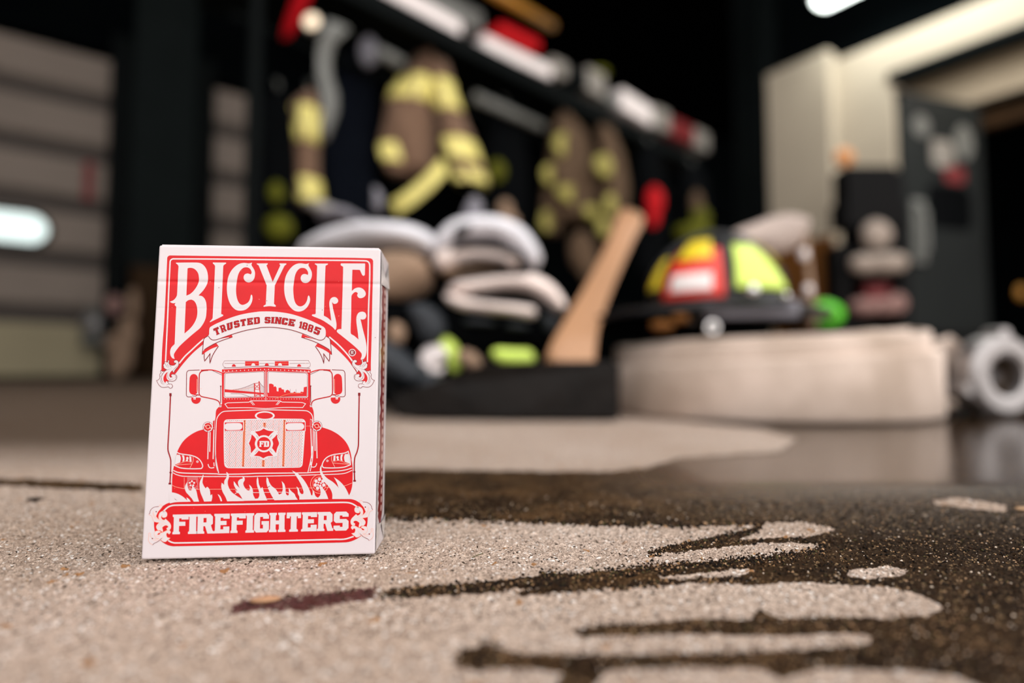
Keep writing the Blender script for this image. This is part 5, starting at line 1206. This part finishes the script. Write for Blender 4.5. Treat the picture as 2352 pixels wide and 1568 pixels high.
p.stroke(Z('C', (925, 998), (1400, 990)), .6, WH, 6, sm=False); p.stroke(Z('C', (1690, 988), (1790, 986)), .6, PK, 6, sm=False)
for (a, b) in ((645, 898), (1430, 1692)):
    p.poly(Z('C', (a, 935), (b, 932), (b, 1052), (a, 1055)), WH, 6, sm=False); p.poly(Z('C', (a + 9, 942), (b - 9, 939), (b - 9, 1045), (a + 9, 1049)), RD, 7, sm=False)
    a2, b2 = a + 10, b - 22; p.poly(Z('C', (a2 + 30, 952), (b2 - 30, 950), (b2, 975), (b2, 1012), (b2 - 30, 1036), (a2 + 30, 1040), (a2, 1015), (a2, 975)), WH, 8, ang=80)
p.done('grille_mesh', 'fine staggered red mesh with orange bars and two square lamps')
p = Print()
p.poly(Z('C', (985, 1050), (1090, 1035), (1155, 1003), (1225, 1030), (1330, 1045), (1330, 1110), (1348, 1150), (1368, 1215), (1348, 1280), (1328, 1378), (1235, 1388), (1150, 1422), (1080, 1388), (978, 1385), (985, 1290), (948, 1210), (985, 1120)), WH, 9, ang=50)
for q in (((1040, 1060), (1105, 1048), (1155, 1020), (1210, 1046), (1288, 1055), (1250, 1085), (1213, 1128), (1155, 1104), (1098, 1128), (1070, 1090)), ((1327, 1092), (1332, 1150), (1352, 1212), (1332, 1262), (1312, 1335), (1285, 1298), (1262, 1270), (1276, 1215), (1262, 1160), (1300, 1125)),
          ((1090, 1303), (1155, 1325), (1222, 1303), (1245, 1335), (1278, 1370), (1200, 1377), (1150, 1402), (1100, 1377), (1028, 1370), (1065, 1335)), ((1000, 1095), (1030, 1122), (1056, 1158), (1040, 1215), (1052, 1268), (1020, 1305), (993, 1337), (985, 1262), (964, 1210), (990, 1150))):
    p.poly(Z('C', *q), RD, 10, ang=45)
c = Z('C', (1158, 1215))[0]; p.ell(c[0], c[1], 20, 19.6, WH, 11, n=36); p.ell(c[0], c[1], 15.6, 15.4, RD, 12, n=36)
for i, (a, b) in enumerate((((1060, 1110), (1085, 1145)), ((1262, 1105), (1232, 1140)), ((1080, 1290), (1045, 1330)), ((1232, 1290), (1268, 1325)))): p.stroke(Z('C', a, b), .6, DK, 11, sm=False)
bl, br, tl, tr = Z('C', (1096, 1255), (1160, 1255), (1098, 1180), (1162, 1180)); glyph(p, 'F', bl, br, tl, tr, WH, 13)
bl, br, tl, tr = Z('C', (1156, 1255), (1225, 1255), (1158, 1180), (1226, 1180)); glyph(p, 'D', bl, br, tl, tr, WH, 13)
p.done('maltese_cross_emblem', 'fire department cross with the letters FD')
# mirrors, sirens, headlamps, body lines
for sd in (0, 1):
    f = (lambda q: q) if sd == 0 else (lambda q: [(400 + 2358 / 5.6 - (x - 400), y_ - .4) for x, y_ in q])
    p = Print()
    p.stroke(f(Z('C', (330, 268), (195, 274), (170, 290), (163, 320), (159, 585), (165, 604), (185, 614), (320, 610), (345, 600))), 1.5, DK, 2)
    p.poly(f(Z('C', (255, 320), (290, 335), (308, 375), (305, 530), (290, 570), (250, 585), (212, 570), (196, 530), (202, 375), (220, 335))), RD, 2, ang=60)
    p.stroke(f(Z('C', (298, 385), (295, 550))), 1.0, PK, 3, sm=False)
    p.stroke(f(Z('C', (345, 272), (480, 268), (560, 285), (625, 312))), 2.4, RD, 3); p.stroke(f(Z('C', (480, 268), (615, 332))), 1.0, DK, 3, sm=False)
    p.stroke(f(Z('C', (440, 272), (370, 280), (335, 305), (325, 360), (322, 560), (335, 595), (365, 612), (520, 645), (575, 672), (595, 720))), 2.4, RD, 3)
    p.stroke(f(Z('C', (440, 272), (370, 280), (335, 305), (325, 360), (322, 560), (335, 595), (365, 612), (520, 645), (575, 672), (595, 720))), .7, DK, 4)
    p.stroke(f(Z('C', (602, 470), (600, 690))), 1.6, DK, 3, sm=False); c = f(Z('C', (602, 478)))[0]; p.ell(c[0], c[1], 1.8, 1.8, DK, 4, n=10)
    c = f(Z('C', (283, 642)))[0]; p.ell(c[0], c[1], 11, 11, RD, 2); p.poly(f(Z('C', (230, 590), (345, 600), (345, 625), (230, 620))), WH, 3, sm=False)
    p.stroke(f(Z('C', (235, 600), (280, 606), (300, 585), (322, 590))), 1.4, DK, 4)
    c = f(Z('C', (266, 632)))[0]; p.poly([(c[0] - 2.6, c[1] - 2.6), (c[0] + 2.6, c[1] - 2.6), (c[0] + 2.6, c[1] + 2.6), (c[0] - 2.6, c[1] + 2.6)], WH, 4, sm=False); p.ell(c[0], c[1], 1, 1, RD, 5, n=8)
    p.poly(f(Z('C', (578, 722), (612, 718), (610, 745), (575, 745))), WH, 5, sm=False); p.stroke(f(Z('C', (582, 731), (603, 730))), 1.4, DK, 6, sm=False)
    p.done('wing_mirror', 'mirror on a curved red arm')
    g = (lambda q: q) if sd == 0 else (lambda q: [(1206 - x, y_ - 2.2) for x, y_ in q])
    p = Print(); c = g(Z('T1', (960, 475)))[0]
    p.ell(c[0], c[1], 12.2, 12.2, DK, 4); p.ell(c[0], c[1], 11.4, 11.4, WH, 5); p.ell(c[0], c[1], 9.2, 9.0, RD, 6); p.ell(c[0], c[1], 5.2, 5.0, PK, 7); p.ell(c[0], c[1], 3.6, 3.5, RD, 8); p.ell(c[0] + (2 if sd == 0 else -2), c[1] - 1, 1.8, 1.8, DK, 9)
    for a_ in (20, 95, 150, 200, 290):
        x1, y1 = c[0] + 5 * math.cos(math.radians(a_)), c[1] + 5 * math.sin(math.radians(a_)); x2, y2 = c[0] + 11 * math.cos(math.radians(a_)), c[1] + 11 * math.sin(math.radians(a_)); p.stroke([(x1, y1), (x2, y2)], 1.6, RD if a_ % 4 else WH, 7, sm=False)
    p.poly(g(Z('T1', (1062, 335), (1110, 312), (1112, 515), (1066, 490))), WH, 6, sm=False); p.poly(g(Z('T1', (1075, 345), (1106, 325), (1104, 505), (1070, 485))), RD, 7, sm=False)
    p.done('siren', 'round siren beside the hood')
    p = Print()
    for a, b, w_ in (((970, 590), (955, 1200), 2.3), ((1008, 590), (1000, 1035), 2.3), ((1096, 530), (1075, 1200), 2.3), ((1092, 1275), (1100, 1360), 2.0)): p.stroke(g(Z('T1', a, b)), w_, WH, 4, sm=False)
    p.stroke(g(Z('T1', (962, 1312), (975, 1360), (1000, 1390), (1040, 1400), (1102, 1388))), 2.0, WH, 4)
    hl = g(Z('T1', (255, 1045), (330, 1080), (480, 1102), (600, 1122), (720, 1172), (800, 1252), (838, 1340), (832, 1385), (800, 1412), (600, 1418), (350, 1400), (205, 1345), (215, 1200)))
    p.stroke(hl, 2.4, WH, 5, closed=True)
    p.poly(g(Z('T1', (262, 1098), (330, 1108), (348, 1180), (332, 1275), (222, 1325), (213, 1240), (228, 1160))), WH, 5, ang=50)
    p.poly(g(Z('T1', (370, 1110), (420, 1118), (432, 1180), (428, 1245), (382, 1262), (392, 1190))), WH, 5); p.poly(g(Z('T1', (540, 1135), (582, 1143), (590, 1265), (545, 1250))), WH, 5)
    c = g(Z('T1', (495, 1180)))[0]; p.ell(c[0], c[1], 2.8, 3.2, WH, 5, n=12); c = g(Z('T1', (485, 1228)))[0]; p.ell(c[0], c[1], 2.6, 2, WH, 5, n=12)
    p.stroke(g(Z('T1', (625, 1150), (628, 1230), (600, 1310), (555, 1395))), 1.1, PK, 5); p.stroke(g(Z('T1', (230, 1335), (595, 1308))), 1.0, PK, 5); p.stroke(g(Z('T1', (260, 1325), (400, 1270), (480, 1250), (590, 1275))), .8, PK, 5)
    c = g(Z('T1', (722, 1258)))[0]; p.ell(c[0], c[1], 2.6, 2.6, WH, 5, n=14); p.ell(c[0], c[1], 1.2, 1.2, RD, 6, n=10)
    p.done('headlamp', 'swept headlamp outlined in white')
p = Print()
p.stroke(Z('F1', (85, 198), (180, 240), (330, 262), (700, 272), (1150, 282), (1220, 292), (1800, 284)) + Z('F2', (0, 256), (600, 250), (1180, 243), (1260, 235), (1900, 200), (2100, 170), (2235, 125)), 2.3, WH, 3, ang=70)
p.stroke(Z('F1', (80, 255), (160, 300), (320, 340), (700, 348), (2000, 348)) + Z('F2', (0, 325), (900, 306), (1500, 286), (1900, 272), (2080, 250), (2242, 182)), 1.9, WH, 3, ang=70)
p.stroke(Z('F1', (60, 565), (150, 605), (370, 650), (700, 662), (1270, 660), (1650, 660)) + Z('F2', (0, 620), (1290, 600), (1800, 580), (2060, 548), (2240, 480)), .9, PK, 3, ang=70)
p.stroke(Z('F1', (1600, 775), (1650, 745), (2000, 742), (2300, 742)) + Z('F2', (150, 705), (700, 698), (770, 730)), 1.3, WH, 3)
p.stroke(Z('F2', (240, 860), (430, 855)), 1.8, WH, 3, sm=False)
# siren disc and speaker grid
c = Z('F2', (1475, 505))[0]; p.ell(c[0], c[1], 21.0, 22.0, PK, 4, n=44, hole=(20.1, 21.1)); p.ell(c[0], c[1], 15.6, 16.6, PK, 4, n=44)
p.ell(c[0], c[1], 14.8, 15.8, RD, 5, n=44)
for i in range(7):
    a_ = math.radians(i * 51.4 - 90); p.ell(c[0] + 10 * math.cos(a_), c[1] + 10.6 * math.sin(a_), 3.7, 4.1, WH, 6, n=14)
for i in range(4):
    a_ = math.radians(i * 90 - 30); p.ell(c[0] + 4 * math.cos(a_), c[1] + 4 * math.sin(a_), 2.2, 2.2, WH, 6, n=12)
for i in range(9):
    for j in range(9):
        x, y_ = 445 + i * 30, 385 + j * 33; r_ = math.hypot(x - 560, y_ - 520)
        if 100 > r_ : continue
        q = Z('F1', (x - 11, y_ + 6), (x + 11, y_ - 8)); p.stroke(q, .7, WH, 4, sm=False)
c = Z('F1', (545, 520))[0]
for i in range(5):
    a_ = math.radians(i * 72 - 90); p.ell(c[0] + 5.2 * math.cos(a_), c[1] + 5.2 * math.sin(a_), 2.3, 2.3, WH, 5, n=10)
p.stroke(Z('F1', (355, 370), (355, 640)), .8, PK, 4, sm=False); p.stroke(Z('F1', (740, 370), (740, 400)), .8, PK, 4, sm=False)
p.done('bumper_details', 'white bumper lines, speaker grid and round siren')
# flames
FL = [('F1', [(55, 740), (180, 768), (300, 828), (380, 890), (430, 937), (410, 862), (470, 900), (518, 967), (150, 980), (0, 1010), (-20, 760)]),
 ('F1', [(443, 465), (385, 560), (372, 640), (400, 730), (470, 810), (540, 890), (590, 968), (722, 965), (700, 900), (680, 820), (650, 690), (600, 620), (545, 565), (550, 640), (525, 692), (470, 680), (440, 600), (428, 530)]),
 ('F1', [(822, 297), (790, 370), (740, 480), (733, 600), (755, 740), (800, 850), (845, 965), (1025, 958), (1047, 860), (1040, 783), (1000, 812), (990, 700), (965, 640), (922, 598), (880, 637), (830, 560), (805, 480), (832, 320)]),
 ('F1', [(1178, 782), (1222, 870), (1252, 957), (1290, 952), (1262, 865), (1215, 800)]),
 ('F1', [(1390, 232), (1402, 300), (1395, 370), (1345, 450), (1338, 550), (1278, 498), (1268, 600), (1300, 720), (1370, 850), (1412, 957), (1830, 950), (1780, 900), (1700, 855), (1600, 790), (1500, 700), (1440, 580), (1428, 470), (1458, 350), (1440, 272)]),
 ('F1', [(1572, 462), (1580, 560), (1620, 640), (1668, 692), (1608, 688), (1650, 735), (1700, 765), (1760, 850), (1805, 945), (2400, 932), (2370, 860), (2320, 740), (2278, 603), (2240, 642), (2192, 530), (2178, 410), (2157, 350), (2138, 450), (2150, 580), (2192, 700), (2202, 820), (2170, 887), (2100, 892), (2052, 790), (2045, 690), (2015, 610), (1952, 543), (1980, 650), (1950, 692), (1890, 670), (1830, 590), (1810, 510), (1845, 430), (1835, 370), (1788, 325), (1795, 395), (1722, 420), (1680, 480), (1690, 560), (1722, 632), (1650, 560), (1600, 490)]),
 ('F2', [(235, 345), (228, 450), (260, 590), (330, 740), (415, 888), (965, 875), (915, 800), (890, 740), (830, 690), (785, 640), (753, 590), (757, 680), (758, 740), (740, 778), (700, 760), (680, 700), (678, 620), (650, 510), (588, 436), (608, 550), (610, 650), (588, 725), (530, 755), (490, 690), (440, 620), (350, 550), (290, 450), (268, 380)]),
 ('F2', [(826, 185), (900, 280), (1000, 440), (1060, 560), (1100, 680), (1095, 735), (1060, 745), (1020, 710), (995, 640), (980, 600), (932, 565), (960, 650), (970, 740), (1000, 800), (1003, 872), (1685, 858), (1650, 765), (1600, 660), (1500, 560), (1438, 515), (1480, 590), (1502, 690), (1490, 770), (1440, 828), (1385, 790), (1345, 690), (1308, 625), (1318, 700), (1308, 775), (1280, 765), (1250, 670), (1190, 540), (1100, 400), (980, 270)]),
 ('F2', [(1527, 50), (1487, 130), (1488, 230), (1525, 330), (1585, 450), (1680, 550), (1750, 660), (1778, 760), (1775, 858), (2200, 858), (2170, 775), (2120, 660), (2060, 560), (1950, 440), (1812, 342), (1880, 470), (1928, 600), (1870, 530), (1780, 450), (1670, 380), (1570, 280), (1525, 180)])]
p = Print()
for k, q in FL: p.poly(Z(k, *q), WH, 8, ang=45)
p.poly(Z('F1', (80, 822), (120, 890), (190, 942), (130, 918)), DK, 9)
p.poly(Z('F2', (2170, 775), (2185, 862), (2352, 900), (2352, 860), (2235, 700)), WH, 2, sm=False)
p.done('flames', 'white flames along the bumper')
# antennas
for sd, pts in ((0, [(392, 903), (389.5, 960), (386.5, 1010), (386, 1032), (390, 1046), (392.3, 1056), (391.8, 1080), (390, 1110)]), (1, [(824.8, 902), (824, 960), (823.2, 1020), (820, 1036), (815.6, 1047), (814, 1060), (814, 1078), (814.8, 1103)])):
    p = Print(); p.stroke(pts, 2.9, DK, 3); p.stroke(pts, .7, RD, 4)
    x, y_ = pts[0]; p.poly([(x - 2.6, y_ - 2), (x + 2.6, y_ - 2), (x + 2.6, y_ + 5), (x - 2.6, y_ + 5)], DK, 5, sm=False)
    x, y_ = pts[-1]; p.poly([(x - 3, y_ - 3), (x + 3, y_ - 3), (x + 3, y_ + 1), (x - 3, y_ + 1)], DK, 5, sm=False)
    x, y_ = pts[-2]; p.poly([(x - 2.6, y_ + 2), (x + 2.6, y_ + 2), (x + 2.6, y_ + 5), (x - 2.6, y_ + 5)], DK, 5, sm=False)
    p.done('antenna')
# name plate
p = Print()
p.poly(Z('X', (400, 1151.2), (600, 1147.8), (800, 1143.8), (816, 1146.5), (832, 1157.5), (842.5, 1173), (845, 1190), (842, 1210), (832, 1227), (812, 1239.5), (793, 1243.8), (600, 1249), (400, 1253.6), (384, 1250.5), (368, 1240), (357, 1224), (353.2, 1204), (356, 1185), (366, 1168), (382, 1155.5)), RD, 4, ang=50)
p.stroke(Z('X', (374, 1174), (386, 1163), (400, 1158.8), (450, 1158), (600, 1155.5), (770, 1152), (797, 1151.9), (810, 1155), (824, 1164)), 3.4, WH, 5)
p.stroke(Z('X', (386, 1240), (392, 1243.5), (402, 1245.9), (450, 1245), (600, 1241.5), (770, 1237), (793, 1236.2), (813, 1230)), 3.4, WH, 5)
p.done('name_plate', 'red pill-shaped plate with a white inner line')
xs_ = [('F', 75, 262), ('I', 256, 362), ('R', 350, 545), ('E', 545, 725), ('F', 730, 907), ('I', 905, 1000), ('G', 1000, 1168), ('H', 1170, 1355), ('T', 1365, 1529), ('E', 1532, 1710), ('R', 1712, 1893), ('S', 1897, 2065)]
bly = lambda x: 1107 - (x - 75) * 47 / 1990
tly = lambda x: 884 - (x - 75) * 38 / 1990
for ch, a, b in xs_:
    p = Print(); sl = 6
    glyph(p, ch, Z('D', (a - sl + 2, bly(a)))[0], Z('D', (b - 2, bly(b)))[0], Z('D', (a + 4, tly(a)))[0], Z('D', (b, tly(b)))[0], WH, 6); p.done('name_letter')
# specks and small scratches on the print
p = Print(); rg = random.Random(5)
for i in range(34):
    x, y_ = rg.uniform(395, 835), rg.choice([rg.uniform(605, 720), rg.uniform(1080, 1240), rg.uniform(600, 1240)])
    a_ = rg.uniform(-.9, .5); l_ = rg.uniform(.8, 3.5)
    p.stroke([(x, y_), (x + l_ * math.cos(a_), y_ + l_ * math.sin(a_))], .55, PK, 9, sm=False)
for x, y_ in ((503.6, 660), (568, 609), (861, 774), (613, 690), (740, 711)): p.ell(x, y_, .9, .9, DK, 9, n=8)
p.stroke([(615, 1117.5), (620.5, 1114)], 1.2, DK, 9, sm=False)
p.done('scratches')

# --- right side print: dark red band with a ragged edge and a chain of pale dots
PD = boxmat('side_dark_red', (.20, .012, .018), .3); PK2 = boxmat('side_pink', (.75, .50, .46), .35)
def side_poly(mbx, pts, lay, mi):
    L3 = [Vector((a, b, 0)) for a, b in pts]; tr = tessellate_polygon([L3])
    mbx.add([(BW / 2 + .00001 * (lay + 1), a, b) for a, b in pts], tr, mi)
mbx = MB(); rg = random.Random(3); pts = []
zz = .010
lft, rgt = [], []
while zz < .080:
    lft.append((.0052 + rg.uniform(-.0014, .0010), zz)); rgt.append((.0136 + rg.uniform(-.0003, .0003), zz)); zz += rg.uniform(.0007, .0016)
pts = [(.0095, .006)] + rgt + [(.0100, .086)] + lft[::-1]
side_poly(mbx, pts, 0, 0)
for i in range(27):
    zc = .0115 + i * .0026; q = [(.0108 + .0011 * math.cos(2 * math.pi * k / 12), zc + .0010 * math.sin(2 * math.pi * k / 12)) for k in range(12)]; side_poly(mbx, q, 1, 1)
me_ = mbx.build('side_print', [PD, PK2], root)
# folded ends of the clear wrap on the side
fold_m = mat('clear_wrap_fold', (.74, .72, .74), .15, spec=.6, coat=.6)
x_ = BW / 2 + .00025
for q in ([(x_ - .0002, .0004, .0905), (x_ + .0002, .0085, .0835), (x_, .0010, .0800)], [(x_ + .0002, .0085, .0835), (x_ - .0002, .0178, .0902), (x_ + .0003, .0172, .0812)], [(x_, .0010, .0800), (x_ + .0003, .0172, .0812), (x_ + .0002, .0085, .0835)],
          [(x_ - .0002, .0004, .0006), (x_ + .0002, .0088, .0075), (x_, .0008, .0085)], [(x_ + .0002, .0088, .0075), (x_ - .0002, .0178, .0006), (x_ + .0003, .0174, .0085)]):
    mbx = MB(); mbx.add(q, [(0, 1, 2)]); mbx.build('wrap_fold', fold_m, root)
mbx = MB(); mbx.add([(x_, .0002, .001), (x_, .0014, .001), (x_, .0014, .090), (x_, .0002, .090)], [(0, 1, 2, 3)]); mbx.build('wrap_seam', fold_m, root)

# ------------------------------------------------------------------ grit, moss and crumbs on the floor near the box
def pebble(mbx, c, r, rg, flat=.6, mi=0):
    vs = []
    for d in ((1, 0, 0), (-1, 0, 0), (0, 1, 0), (0, -1, 0), (0, 0, 1), (0, 0, -1)):
        k_ = r * rg.uniform(.7, 1.25); vs.append((c[0] + d[0] * k_ + rg.uniform(-.2, .2) * r, c[1] + d[1] * k_ + rg.uniform(-.2, .2) * r, max(-.0003, c[2] + d[2] * k_ * flat)))
    mbx.add(vs, [(0, 2, 4), (2, 1, 4), (1, 3, 4), (3, 0, 4), (2, 0, 5), (1, 2, 5), (3, 1, 5), (0, 3, 5)], mi)
wet_lookup = [(val, poly) for val, poly in WET]
def is_wet(x, y_):
    w = 0
    for val, poly in wet_lookup:
        if inside(poly, np.array([[x]]), np.array([[y_]]))[0, 0]: w = val
    return w
G = [mat('moss_black', (.006, .0035, .002), .8, spec=.15), mat('moss_brown', (.040, .020, .009), .8, spec=.15), mat('grain_tan', (.40, .23, .11), .3), mat('grain_pale', (.75, .62, .50), .3), mat('moss_olive', (.06, .052, .008), .8), mat('crumb_maroon', (.085, .020, .018), .8)]
rg = random.Random(21)
mg = MB()
XR, YR = rng.uniform(880, 2380, 60000), rng.uniform(1150, 1570, 60000)
wm = np.zeros((1, 60000), bool)
for val, poly in WET: wm = np.where(inside(poly, XR[None], YR[None]), bool(val), wm)
cnt = 0
for x, y_ in zip(XR[wm[0]], YR[wm[0]]):
    c = floor_at(x, y_)
    # keep the real density even: far points are thinned less
    if rg.random() > min(1.0, (c.y / .30) ** 2.0 * .75): continue
    cnt += 1
    if cnt > 24000: break
    k_ = rg.random(); mi = 0 if k_ < .38 else 1 if k_ < .74 else 2 if k_ < .90 else 3 if k_ < .94 else 4
    pebble(mg, c, rg.uniform(.00018, .00042) * (1.4 if mi == 0 else 1), rg, .8, mi)
tag(mg.build('grit', G), 'wet grit and moss crumbs along the dark streaks on the floor', 'grit', kind='stuff')
mg = MB()
for k in range(1500):
    t_ = rg.random(); x = 535 + 330 * t_; y_ = 1398 - 38 * t_ + rg.gauss(0, 9 * (1 - abs(t_ - .5)))
    c = floor_at(x, y_); k_ = rg.random(); pebble(mg, c, rg.uniform(.0002, .0005), rg, .8, 5 if k_ < .7 else 0 if k_ < .85 else 1)
tag(mg.build('crumbs', G), 'thin trail of maroon crumbs on the dry concrete in front of the box', 'crumbs', kind='stuff')
mg = MB()
for path, jit, num in (([(870, 1366), (1090, 1349), (1300, 1328), (1500, 1306), (1700, 1290), (1900, 1266)], 7, 2600), ([(1190, 1363), (1450, 1347), (1620, 1332), (1740, 1332)], 4, 900), ([(1490, 1271), (1620, 1244), (1750, 1210)], 5, 700),
                       ([(1330, 1449), (1480, 1444), (1700, 1436), (1900, 1434), (2200, 1432)], 11, 1100), ([(1050, 1512), (1200, 1518), (1500, 1518), (1900, 1512), (2300, 1515)], 17, 1500), ([(880, 1188), (1200, 1198), (1500, 1206), (1740, 1206)], 4, 900), ([(1240, 1322), (1310, 1336)], 9, 500), ([(1100, 1500), (1150, 1510)], 20, 200)):
    seg = [math.dist(a, b) for a, b in zip(path[:-1], path[1:])]; tot = sum(seg)
    for i in range(num):
        d = rg.random() * tot; k = 0
        while k < len(seg) - 1 and d > seg[k]: d -= seg[k]; k += 1
        f = d / seg[k]; x = path[k][0] * (1 - f) + path[k + 1][0] * f; y_ = path[k][1] * (1 - f) + path[k + 1][1] * f + rg.gauss(0, jit)
        c = floor_at(x, y_); k_ = rg.random(); sc = c.y / .17
        pebble(mg, c, rg.uniform(.00022, .00062) * min(1.5, sc), rg, .9, 0 if k_ < .55 else 1 if k_ < .88 else 4 if k_ < .92 else 2)
tag(mg.build('moss_clumps', G), 'raised dark moss clumps along the streaks on the concrete', 'moss', kind='stuff')
mg = MB()
XR, YR = rng.uniform(-40, 2380, 5200), rng.uniform(1130, 1568, 5200)
for x, y_ in zip(XR, YR):
    c = floor_at(x, y_)
    if rg.random() > min(1, (c.y / .3) ** 1.5): continue
    k_ = rg.random(); pebble(mg, c, rg.uniform(.00012, .00034), rg, .7, 3 if k_ < .5 else 2 if k_ < .7 else 0 if k_ < .9 else 1)
tag(mg.build('sand_grains', G), 'loose sand grains scattered over the pale concrete', 'sand', kind='stuff')
for nm, x, y_, r_, mi, lab in (('wood_chip', 610, 1384, .0022, None, 'small tan wood chip on the maroon crumbs in front of the box'), ('dark_pebble', 80, 1150, .0022, 0, 'small black pebble on the floor left of the box'), ('orange_pebble', 2348, 1172, .0022, 2, 'small tan pebble at the right edge of the wet floor')):
    mg = MB(); c = floor_at(x, y_) + UP * r_ * .35
    for k in range(1):
        secs = [(c + Vector((r_ * f * 1.5, r_ * f * .3, 0)), Vector((0, r_ * .6 * math.sqrt(max(.05, 1 - f * f)), 0)), UP * (r_ * .35 * math.sqrt(max(.05, 1 - f * f)))) for f in (-1, -.6, 0, .6, 1)]
        mg.sweep(secs, 8)
    tag(mg.build(nm, M['handle_wood'] if mi is None else G[mi]), lab, 'chip' if mi is None else 'pebble')
mg = MB(); mg.tube([floor_at(x, y_) + UP * .0004 for x, y_ in ((1085, 1283), (1096, 1278), (1110, 1273))], .00012, 6); tag(mg.build('grass_blade', G[4]), 'tiny dry blade lying on the concrete right of the box', 'blade')

# ------------------------------------------------------------------ put children into their thing's frame
for o in list(COL.objects):
    if o.parent is None and o.type == 'EMPTY' and o.children and not o.get('_loc'):
        off = Vector(o.location)
        for c in o.children: c.location = Vector(c.location) - off
if '_loc' in root: del root['_loc']
